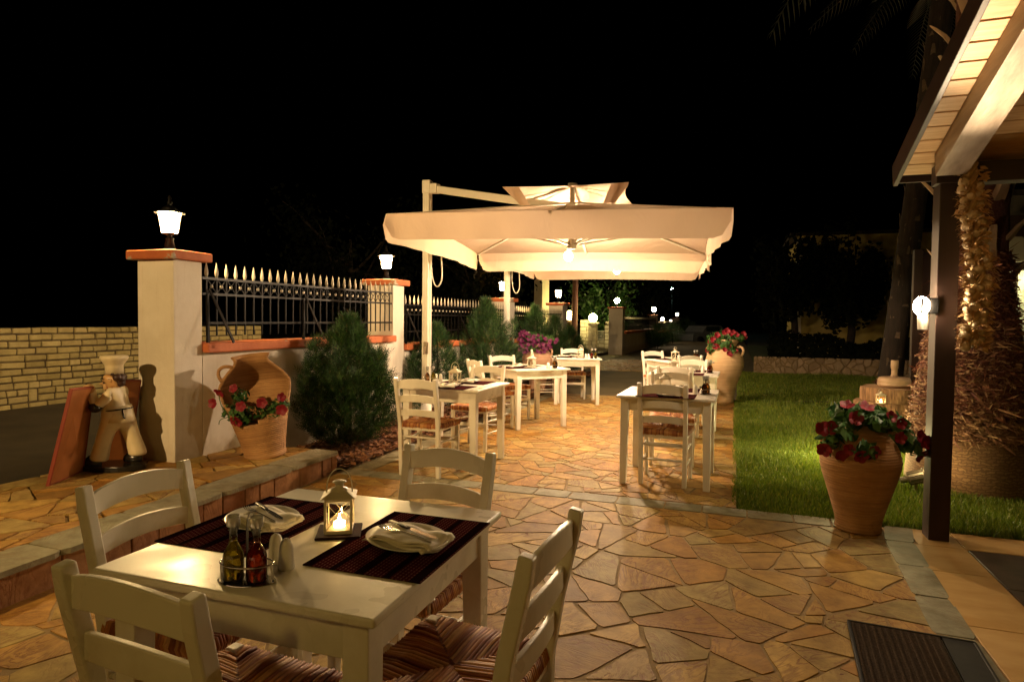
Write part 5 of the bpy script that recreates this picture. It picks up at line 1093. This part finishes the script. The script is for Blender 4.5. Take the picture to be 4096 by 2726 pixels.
# ================================================================== PALMS
def palm(label, loc, h, rb, rt, lean, seed, nf, boots_from, boots_to, nb, red=.5, fronds=18, base=.55, near=True, fl_=2.4):
    rg = random.Random(seed); p = thing('palm_tree', label, 'palm', loc, 0, 'palm trees on the lawn'); ax = lambda z: Vector((lean[0]*(z/h), lean[1]*(z/h), z)); rad = lambda z: (rb*(1-.08*z/base) if z < base else rb*.92+(rt-rb*.92)*min(1, (z-base)/(h-base)*(3.6 if near else 2)))
    n = 40; zs = [-.05+(h+.05)*i/40 for i in range(41)]; mb = MB(); rg2 = random.Random(seed+1)
    mb.loft([[ax(z)+Vector((rad(z)*(1+rg2.uniform(-.03, .03)*(z > base))*math.cos(2*PI*k/n), rad(z)*(1+rg2.uniform(-.03, .03)*(z > base))*math.sin(2*PI*k/n), 0)) for k in range(n)] for z in zs if z >= base*.96])
    mb.build('trunk', 'palm_core' if near else 'bark', p, True)
    if near:
        mb = MB(); zb = [-.05, .06, .16, .28, .40, .50, base+.02]; mb.loft([[ax(z)+Vector((rad(z)*1.03*math.cos(2*PI*k/n), rad(z)*1.03*math.sin(2*PI*k/n), 0)) for k in range(n)] for z in zb], False)
        o = mb.build('root_base', 'palm_base', p, True); uv = o.data.uv_layers.new(name='UVMap')
        for f in o.data.polygons:
            for li, vi in zip(f.loop_indices, f.vertices): c = o.data.vertices[vi].co; a = math.atan2(c.y, c.x) % (2*PI); a = a+2*PI if a < .5 and math.atan2(f.center.y, f.center.x) % (2*PI) > 5 else a; uv.data[li].uv = (a*rb, c.z)
    for kind in ('fiber', 'fiber_red'):                # ragged fibre strips hugging the trunk
        V = []; rs = np.random.RandomState(seed+len(kind)); lo, hi = (base*.8, base+(boots_from-base)*.72) if kind == 'fiber' else (base+.1, boots_from+.25)
        for i in range(nf):
            z = rs.uniform(lo, hi) if kind == 'fiber_red' else lo+(hi-lo)*rs.rand()**1.4; a = rs.uniform(0, 2*PI); er = Vector((math.cos(a), math.sin(a), 0)); et = Vector((-math.sin(a), math.cos(a), 0))
            d = (et*rs.uniform(-1, 1)+er*rs.uniform(.0, .22)+Vector((0, 0, rs.uniform(-.55, .15)))).normalized(); L = rs.uniform(.04, .13)*(1.7 if rs.rand() < .05 else 1); w_ = rs.uniform(.0015, .008); q = ax(z)+er*(rad(z)+rs.uniform(-.005, .02)); up = d.cross(er).normalized()*w_
            e2 = q+d*L+er*(rs.uniform(-.3, .25)*L)-er*(L*L*.8); m_ = q.lerp(e2, .5)+er*rs.uniform(.0, .022)
            V += [q-up, q+up, m_+up*1.1, m_-up*1.1, m_-up*1.1, m_+up*1.1, e2+up*.2, e2-up*.2]
        V = np.array([tuple(v) for v in V]); np_mesh('fibre', V, np.arange(len(V)).reshape(-1, 4), kind, p)
    bm0 = None; ga = 2.399
    for i in range(nb):
        z = boots_from+(boots_to-boots_from)*i/nb; a = i*ga+rg.uniform(-.1, .1); L = rg.uniform(.14, .30)
        if bm0 is None:
            bm0 = MB().loft([[(-w_, y_-t_, z_), (w_, y_-t_, z_), (w_*.7, y_+t_, z_+.006), (-w_*.7, y_+t_, z_+.006)] for w_, t_, y_, z_ in ((.085, .02, -.03, -.06), (.075, .022, .03, .04), (.058, .02, .085, .15), (.04, .014, .16, .25), (.03, .008, .19, .285))]).build('leaf_stub', 'palm_boot' if near else 'dark_boot', p, bevel=.004, seg=1); o = bm0
        else: o = bm0.copy(); C.objects.link(o); o.parent = p
        q = ax(z)+Vector((math.cos(a), math.sin(a), 0))*rad(z)*.93; o.location = q; o.rotation_euler = (rg.uniform(-.15, .2)+(0 if near else .5), rg.uniform(-.15, .15), a-PI/2); s = rg.uniform(.8, 1.25)*(.62 if not near else .85); o.scale = (s*rg.uniform(.8, 1.1), s*(.8 if not near else 1), s*rg.uniform(.8, 1.3)*(.75 if not near else 1))
    f0 = None
    for i in range(fronds):
        a = i*ga; el = R(rg.uniform(-25, 70))
        if f0 is None:
            mb = MB(); N = 34; pts = [Vector((0, fl_*t*(1-.12*t), fl_*(.35*t-.75*t*t))) for t in [k/N for k in range(N+1)]]; mb.tube(pts, [.022*(1-.85*k/N) for k in range(N+1)], 5)
            for k in range(4, N):
                for s in (-1, 1):
                    l = .42*math.sin(PI*(.12+.85*k/N))+.06; t_ = (pts[k+1]-pts[k-1]).normalized(); d = (Vector((s, 0, 0))*.85+t_*.6+Vector((0, 0, -.25))).normalized(); w_ = t_*.014; mb.add([pts[k]-w_, pts[k]+w_, pts[k]+d*l*.6+w_*.8+Vector((0, 0, -.02)), pts[k]+d*l+Vector((0, 0, -.09)), pts[k]+d*l*.6-w_*.8+Vector((0, 0, -.02))], [(0, 1, 2, 3, 4)])
            f0 = mb.build('frond', 'palm_frond', p); o = f0
        else: o = f0.copy(); C.objects.link(o); o.parent = p
        o.location = ax(h); o.rotation_euler = (el*.6, 0, a); q = rg.uniform(.8, 1.1); o.scale = (q, q, q)
    return p
palm('thick palm trunk with red fibre right of the terrace post', (1.90, 6.40, 0), 5.6, .45, .215, (.06, .05), 3, 5200, 1.75, 5.5, 56)
palm('slimmer palm trunk in the dim garden behind the stump table', (2.53, 12.62, 0), 7.0, .21, .17, (.58, -.40), 5, 500, .15, 6.8, 98, base=.1, near=False, fl_=2.8)
# ---- stacked log rounds with a hub on top
def log_round(label, loc, r, h, seed, rz=0):
    rg = random.Random(seed); p = thing('log_round', label, 'log', loc, rz, 'rounds of tree trunk stacked as a table'); n = 60; R_ = [r*(1+.06*math.sin(2*a+seed)+.05*math.sin(5*a+seed*2)+rg.uniform(-.018, .018)-(.12 if abs(((a-4.6-seed*.3+PI) % (2*PI))-PI) < .09 else 0)) for a in [2*PI*k/n for k in range(n)]]
    ring = lambda s, z: [(R_[k]*s*math.cos(2*PI*k/n), R_[k]*s*math.sin(2*PI*k/n), z) for k in range(n)]
    MB().loft([ring(.97, 0), ring(1, .01), ring(1.01, h*.5), ring(1, h-.008), ring(.975, h)], False).build('bark', 'log_bark', p, True)
    MB().loft([ring(.965, .002), ring(.965, h-.002)]).build('wood', 'log_end', p); return p
log_round('narrow log at the bottom of the stump table', (1.91, 9.05, -.02), .30, .26, 3)
log_round('wide log round in the middle of the stump table', (1.84, 9.03, .24), .40, .175, 1)
log_round('topmost log round of the stump table', (1.87, 9.05, .416), .365, .175, 5)
hb = thing('wooden_hub', 'squat turned wooden hub with an upright neck on the log rounds', 'hub', (1.88, 9.01, .592))
MB().lathe([(.001, 0), (.165, 0), (.182, .02), (.186, .05), (.180, .054), (.184, .06), (.182, .09), (.168, .118), (.15, .125), (.04, .126), (.001, .126)], 36).build('drum', 'weathered_hub', hb, True)
MB().lathe([(.04, .12), (.040, .15), (.034, .155), (.034, .19), (.037, .195), (.034, .20), (.034, .225), (.041, .235), (.043, .32), (.04, .335), (.001, .335)], 20).build('neck', 'weathered_hub', hb, True)
place(LIT, lit_u, 'lit lantern on the edge of the middle log round', (1.68, 8.70, .415), .3)
place(UNL, unl_u, 'lantern standing on the lawn under the log rounds, half hidden by petunias', (1.72, 8.62, 0.02), .5, None, 1.1)
# ---- garden spotlight by the palm
gs = thing('garden_spotlight', 'small ribbed garden spotlight on the grass aimed at the palm', 'spotlight', (1.40, 5.86, .0))
mm = Matrix.Translation((0, 0, .15)) @ Matrix.Rotation(R(72), 4, 'Y') @ Matrix.Identity(4)
mb = MB(); pr = [(.001, -.12), (.022, -.12), (.026, -.09), (.026, -.07), (.048, -.06), (.052, .05), (.064, .055), (.064, .085), (.056, .085), (.05, .06), (.001, .06)]; mb.lathe(pr, 24)
for k in range(12): a = 2*PI*k/12; mb.box((.051*math.cos(a), .051*math.sin(a), -.005), (.010, .006, .10), a)
mb.v = [tuple(mm @ Vector(v)) for v in mb.v]; mb.build('housing', 'bronze_fitting', gs)
mb = MB().lathe([(.001, .063), (.05, .063)], 20); mb.v = [tuple(mm @ Vector(v)) for v in mb.v]; mb.build('lens', 'candle_glow', gs)
MB().tube([(0, 0, -.05), (0, 0, .10)], .012, 8).build('spike', 'bronze_fitting', gs)
# ---- doormat
dm = thing('doormat', 'dark ribbed doormat with black rubber strip at the bottom edge', 'doormat', (.735, 2.83, .012), R(-3.5)); 
MB().box((-.06, 0, .006), (.345, .72, .012)).build('pile', 'mat_pile', dm)
mb = MB()
for k in range(13): mb.box((-.225+k*.0272, 0, .0135), (.012, .70, .006))
mb.build('ribs', 'mat_pile', dm, bevel=.002, seg=1)
MB().box((.1775, 0, .006), (.115, .72, .014)).build('rubber_strip', 'rubber', dm)
for c, d in (((0, .366, .007), (.49, .014, .018)), ((0, -.366, .007), (.49, .014, .018)), ((-.24, 0, .007), (.014, .72, .018)), ((.24, 0, .007), (.014, .72, .018))): MB().box(c, d).build('rim', 'rubber', dm, bevel=.003, seg=1)
# ---- glass-fronted building at the right edge
bl = thing('restaurant_building', 'bright building front with glass doors behind the palm', 'building', (2.70, 8.9, 0))
MB().box((2.8, .60, 1.15), (5.0, .05, 2.3)).build('rear_wall', 'cream_trim', bl)
MB().box((2.6, -.02, 2.10), (5.2, .14, .16)).build('lintel', 'dark_wood', bl, bevel=.005)
MB().box((2.6, .0, .14), (5.2, .20, .30)).build('plinth', 'dark_wood', bl)
MB().box((2.6, -.25, 2.72), (5.4, .9, .07), 0, Matrix.Rotation(R(-10), 4, 'X')).build('roof', 'bark', bl)
MB().box((2.6, -.02, 2.46), (5.2, .05, .54)).build('wall', 'dark_wood', bl)
for i, x in enumerate((.02, .34, 1.2, 2.1)):
    d_ = MB().quad((x+.03, 0, .30), (x+.03+(.26 if i == 0 else .8), 0, .30), (x+.03+(.26 if i == 0 else .8), 0, 2.02), (x+.03, 0, 2.02)).build('glass_door', 'green_glass', bl)
    MB().box((x+.015, -.012, 1.16), (.030, .05, 1.72)).build('door_frame', 'cream_trim', d_, bevel=.003, seg=1)
mb = MB(); n = 150
for k in range(n+1): x = .32+4.6*k/n; mb.v += [(x, .30+.025*math.sin(k*1.25), .30), (x, .30+.025*math.sin(k*1.25), 2.04)]
for k in range(n): mb.f.append((2*k, 2*k+2, 2*k+3, 2*k+1))
mb.build('curtain', 'linen', bl, True, solid=.003)
emit('strip', (1, .74, .42), 60); MB().box((1.2, .12, 2.06), (1.6, .06, .03)).build('strip_light', 'strip', bl)
spk = thing('outdoor_speaker', 'grey metal speaker box under the roof edge beside the palm', 'speaker', (2.80, 8.35, 2.07), -.2)
MB().loft([[(-x, -.07, z), (x, -.07, z), (x*.9, .09, z), (-x*.9, .09, z)] for x, z in ((.135, 0), (.14, .02), (.12, .24), (.105, .27))]).build('housing', 'grey_metal', spk, bevel=.012)
MB().box((-.06, -.074, .06), (.035, .004, .012)).build('badge', 'red_mark', spk)
for (x, y) in ((2.58, 11.1), (2.80, 11.6)):
    tag(MB().box((0, 0, 1.25), (.12, .12, 2.5)).build('timber_post', 'dark_wood', None, bevel=.005), f'dark timber post beyond the log rounds, {"left" if x < 2.7 else "right"} one of two', 'post', 'timber posts in the garden').location = (x, y, 0)
gc = thing('plastic_chair', 'grey moulded chair back at the right edge behind the palm', 'chair', (2.52, 7.05, 0), .5)
secs = []
for i in range(9): u = i/8; secs.append([(-.22*(1-.25*u*u), .0-.12*u, .42+.42*u), (.22*(1-.25*u*u), -.12*u, .42+.42*u), (.22*(1-.25*u*u), .02-.12*u, .42+.42*u), (-.22*(1-.25*u*u), .02-.12*u, .42+.42*u)])
MB().loft(secs).build('backrest', 'plastic_grey', gc, bevel=.006); MB().box((0, .21, .43), (.44, .42, .025)).build('seat', 'plastic_grey', gc, bevel=.01)
for sx in (-1, 1):
    for yy in (.02, .40): MB().bar((sx*.2, yy, .42), (sx*.23, yy+(-.04 if yy < .1 else .03), 0), .04, .03).build('leg', 'plastic_grey', gc, bevel=.004)

# ================================================================== BACKGROUND BUILDINGS AND GATES
ah = thing('arched_house', 'dim yellow house with arched openings behind the lawn', 'house', (2.0, 25.2, 0))
def arch_wall(mb, x0, x1, ops, H):                     # front wall split round arched openings (x, half width, sill, spring)
    cur = x0
    for cx, hw, zs, zsp in ops:
        mb.box(((cur+cx-hw)/2, 0, H/2), (cx-hw-cur, .25, H)); cur = cx+hw
        if zs > 0: mb.box((cx, 0, zs/2), (2*hw, .25, zs))
        k = 10; pts = [(cx-hw*math.cos(PI*i/k), zsp+hw*math.sin(PI*i/k)) for i in range(k+1)]
        for (xa, za), (xb, zb) in zip(pts[:-1], pts[1:]): mb.loft([[(xa, -.125, za), (xb, -.125, zb), (xb, -.125, H), (xa, -.125, H)], [(xa, .125, za), (xb, .125, zb), (xb, .125, H), (xa, .125, H)]])
    mb.box(((cur+x1)/2, 0, H/2), (x1-cur, .25, H)); return mb
arch_wall(MB(), 0, 4.2, [(.95, .33, 2.2, 3.2), (2.55, .36, 2.2, 3.5)], 4.5).build('front_wall', 'yellow_wall', ah)
MB().box((.12, -.16, 2.2), (.22, .06, 4.4)).build('corner_trim', 'cream_trim', ah)
for cx in (.95, 2.55): MB().box((cx, -.06, 2.55), (.62, .04, .7)).build('railing', 'black_metal', ah); MB().box((cx, .35, 2.8), (.8, .05, 2.2)).build('window', 'dark_glass', ah)
MB().box((2.1, 2.0, 4.55), (4.6, 4.4, .12)).build('roof', 'bark', ah)
MB().box((2.1, 2.2, 2.2), (4.1, 3.6, 4.4)).build('block', 'yellow_wall', ah)
yh = thing('yellow_house', 'yellow house corner with cream quoins behind the iron fence', 'house', (-10.05, 24.0, 0), .34)
MB().box((.50, 2, 1.9), (1.2, 4, 3.8)).build('wall', 'dull_yellow', yh)
mb = MB()
for k in range(14): mb.box((.0, 0.02, .15+k*.27), (.26 if k % 2 else .20, .12, .25))
mb.build('quoins', 'cream_trim', yh, bevel=.01, seg=1)
f = MB().box((.80, -.02, 2.1), (.40, .06, 1.2)).build('window', 'cream_trim', yh); MB().box((.80, -.055, 2.1), (.28, .03, 1.05)).build('pane', 'dark_glass', f)
MB().box((.50, 1.9, 3.86), (1.5, 4.4, .12)).build('roof', 'red_coping', yh)
wh = thing('pale_house', 'sliver of a pale house wall behind the near fence', 'house', (-7.9, 25.6, 0)); MB().box((0, .5, 1.6), (.36, 1, 3.2)).build('wall', 'cream_trim', wh); MB().box((0, .5, 3.24), (.5, 1.2, .08)).build('roof', 'red_coping', wh)
def globe_pillar(label, x, y, w_, h, r, m, mat='pale_block'):
    p = thing('globe_pillar', label, 'gate pillar', (x, y, 0), .0, 'gate pillars with globe lamps'); rg = random.Random(int(h*100)); mb = MB(); z = -.1
    while z < h-.06:
        s = rg.uniform(.3, .7)*w_; mb.box((-w_/2+s/2, 0, z+.1), (s-.012, w_, .188)).box((s/2, 0, z+.1), (w_-s-.012, w_, .188)); z += .2
    mb.build('shaft', mat, p, bevel=.012, seg=1); MB().box((0, 0, h-.02), (w_+.1, w_+.1, .07)).build('cap', 'cream_trim', p, bevel=.008)
    MB().lathe([(.001, h), (.07, h), (.05, h+.06), (.001, h+.06)], 12).build('lamp_base', 'black_metal', p); MB().ball((0, 0, h+.04+r), r, 18).build('globe', m, p, True); return p
globe_pillar('gate pillar with a white globe half hidden by the near wall end', -6.69, 26.27, .40, 1.33, .20, 'yellow_globe', 'dull_yellow')
globe_pillar('gate pillar with the bright yellow globe in the driveway gap', -5.75, 26.6, .36, 1.26, .18, 'yellow_globe')
globe_pillar('gate pillar with small pale globes under the glowing tree', -5.45, 29.4, .42, 1.30, .10, 'small_globe')
ashlar('pale stone gate wall between the globe pillars', 27.6, -6.55, -5.98, -.05, 1.36, .16, 8, 'pale_block', 'stone walls', 'x', .3, (.2, .4))
ashlar('pale stone gate wall under the small pale globes', 28.9, -5.70, -5.40, -.05, 1.22, .17, 9, 'pale_block', 'stone walls', 'x', .3, (.2, .4))
ashlar('low pale block wall with railing beside the yellow globe', 29.3, -6.3, -5.72, -.05, .45, .17, 10, 'pale_block', 'stone walls', 'x', .3, (.2, .4))
rl = thing('gate_railing', 'pale metal railing on the low block wall in the gap', 'railing', (-6.2, 29.2, .45)); 
for z in (.03, .42): MB().box((.24, 0, z), (.50, .02, .025)).build('rail', 'white_metal', rl)
for k in range(9): MB().box((.02+k*.055, 0, .22), (.014, .014, .40)).build('bar', 'white_metal', rl)
pt = thing('bare_trunk', 'pinkish bare trunk rising beside the white globe', 'tree', (-6.42, 25.9, 0)); MB().tube([(0, 0, -.1), (.03, 0, 1.5), (.06, 0, 3.6)], [.16, .13, .11], 10).build('trunk', 'pink_trunk', pt, True)
for z, a in ((3.2, .4), (3.4, 2.6)): MB().tube(bez([(.05, 0, z), (.4*math.cos(a), .1, z+.3), (.8*math.cos(a), .1, z+.6), (1.1*math.cos(a), .2, z+1.2)], 6), [.06, .055, .05, .04, .03, .02, .01], 6).build('branch', 'pink_trunk', pt, True)
sl = thing('street_lamp', 'tall street lamp with a pale green light far behind the wall', 'street lamp', (-6.72, 71.9, -.5))
MB().tube([(0, 0, 0), (0, 0, 5.3)], [.09, .05], 8).build('pole', 'black_metal', sl, True); MB().tube(bez([(0, 0, 5.3), (0, -.1, 5.5), (.1, -.5, 5.5), (.1, -.7, 5.42)], 6), .035, 6).build('arm', 'grey_metal', sl, True); MB().ball((.0, -.75, 5.36), .19, 14, .8).build('lamp', 'green_lamp', sl, True)
dc = thing('parked_car', 'dark parked car barely visible at the far end of the driveway', 'car', (-2.2, 47, -.3), .9)
sec = lambda w_, pr: [(-1.9+3.8*u, w_, z) for u, z in pr]
prof = [(0, .3), (.0, .75), (.04, .82), (.25, .92), (.36, 1.35), (.45, 1.42), (.72, 1.40), (.9, .98), (.99, .9), (1, .35)]
MB().loft([sec(-.8, prof), sec(-.86, prof), sec(.86, prof), sec(.8, prof)]).build('body', 'car_paint', dc, bevel=.03)
for x in (-1.2, 1.2):
    for s in (-1, 1): o = MB().lathe([(.001, -.09), (.3, -.09), (.33, -.05), (.33, .05), (.3, .09), (.001, .09)], 20).build('wheel', 'rubber', dc, True); o.rotation_euler = (PI/2, 0, 0); o.location = (x, s*.8, .32)
MB().box((.0, .87, 1.15), (1.3, .02, .32)).build('window', 'dark_glass', dc); MB().box((.0, -.87, 1.15), (1.3, .02, .32)).build('window', 'dark_glass', dc)
dp = thing('wooden_gate_post', 'thin grey post behind the left edge of the chef pillar', 'post', (-4.86, 4.35, 0)); MB().box((0, 0, .90), (.05, .05, 1.62)).build('shaft', 'grey_stucco', dp, bevel=.004); MB().ball((0, 0, 1.74), .03, 8).build('knob', 'black_metal', dp, True)

# ================================================================== LAMPS OF THE TERRACE OUTSIDE THE FRAME
def terrace_lamp(label, loc, watts, r=.07, col=(1, .60, .24)):
    p = thing('terrace_lantern', label, 'lamp', loc, 0, 'lit terrace lamps behind the camera')
    MB().lathe([(.001, .16), (.05, .16), (.06, .13), (.001, .13)], 14).build('cap', 'black_metal', p)
    MB().tube([(0, 0, .16), (0, 0, .35)], .01, 6).build('stem', 'black_metal', p)
    ld = bpy.data.lights.new('lamp_light', 'POINT'); ld.energy = watts; ld.color = col; ld.shadow_soft_size = r
    lo = bpy.data.objects.new('lamp_light', ld); C.objects.link(lo); lo.parent = p
terrace_lamp('lit lantern over the terrace behind the camera', (-.9, -1.6, 2.75), 48, .10, (1, .64, .14))
terrace_lamp('lit lantern under the terrace roof right of the camera', (2.6, 1.4, 1.9), 9, .10, (1, .55, .08))
# beam of the garden spotlight
ld = bpy.data.lights.new('spot_beam', 'SPOT'); ld.energy = 2; ld.color = (1, .74, .36); ld.spot_size = R(120); ld.spot_blend = .6; ld.shadow_soft_size = .04
lo = bpy.data.objects.new('spot_beam', ld); C.objects.link(lo); lo.parent = gs; lo.location = (.09, 0, .19); lo.rotation_euler = Vector((.85, .15, .5)).to_track_quat('-Z', 'Y').to_euler()

gs2 = place(gs, [1], 'small ribbed garden spotlight on the grass hidden behind the front jar', (1.16, 6.95, 0), R(110), 'garden spotlights')
for c_ in [c_ for c_ in gs2.children if c_.type == 'LIGHT']: bpy.data.objects.remove(c_)
gs['group'] = 'garden spotlights'
ld = bpy.data.lights.new('lawn_glow', 'POINT'); ld.energy = 80; ld.color = (1, .82, .36); ld.shadow_soft_size = .05
lo = bpy.data.objects.new('lawn_glow', ld); C.objects.link(lo); lo.parent = gs2; lo.location = (.10, 0, .30)
ld = bpy.data.lights.new('lens_spill', 'POINT'); ld.energy = 3; ld.color = (1, .78, .36); ld.shadow_soft_size = .05
lo = bpy.data.objects.new('lens_spill', ld); C.objects.link(lo); lo.parent = gs; lo.location = (.02, -.1, .36)
# beam of the floodlight: it is turned up against the soffit
ld = bpy.data.lights.new('flood_beam', 'SPOT'); ld.energy = 520; ld.color = (1, .74, .45); ld.spot_size = R(56); ld.spot_blend = .9; ld.shadow_soft_size = .04
lo = bpy.data.objects.new('flood_beam', ld); C.objects.link(lo); lo.parent = fl; lo.location = (-.06, -.10, .05); lo.rotation_euler = Vector((.12, -1.2, .90)).to_track_quat('-Z', 'Y').to_euler()
# floodlight on a pole by the entrance, behind the camera: it throws the chef's shadow on the pillar
ep = thing('entrance_floodlight', 'lit floodlight on a pole by the entrance behind the camera', 'floodlight', (-3.55, -5.2, .02))
MB().tube([(0, 0, 0), (0, 0, 4.2)], [.06, .04], 10).build('pole', 'black_metal', ep, True)
MB().box((0, -.03, 4.26), (.26, .10, .20)).build('housing', 'black_metal', ep, bevel=.01)
MB().box((0, .024, 4.26), (.22, .004, .16)).build('lens', 'terrace_lamp_glow', ep)
ld = bpy.data.lights.new('entrance_beam', 'SPOT'); ld.energy = 2350; ld.color = (1, .64, .26); ld.spot_size = R(56); ld.spot_blend = .25; ld.shadow_soft_size = .06
lo = bpy.data.objects.new('entrance_beam', ld); C.objects.link(lo); lo.parent = ep; lo.location = (0, .06, 4.26); lo.rotation_euler = Vector((-.31, 1, -.31)).to_track_quat('-Z', 'Y').to_euler()
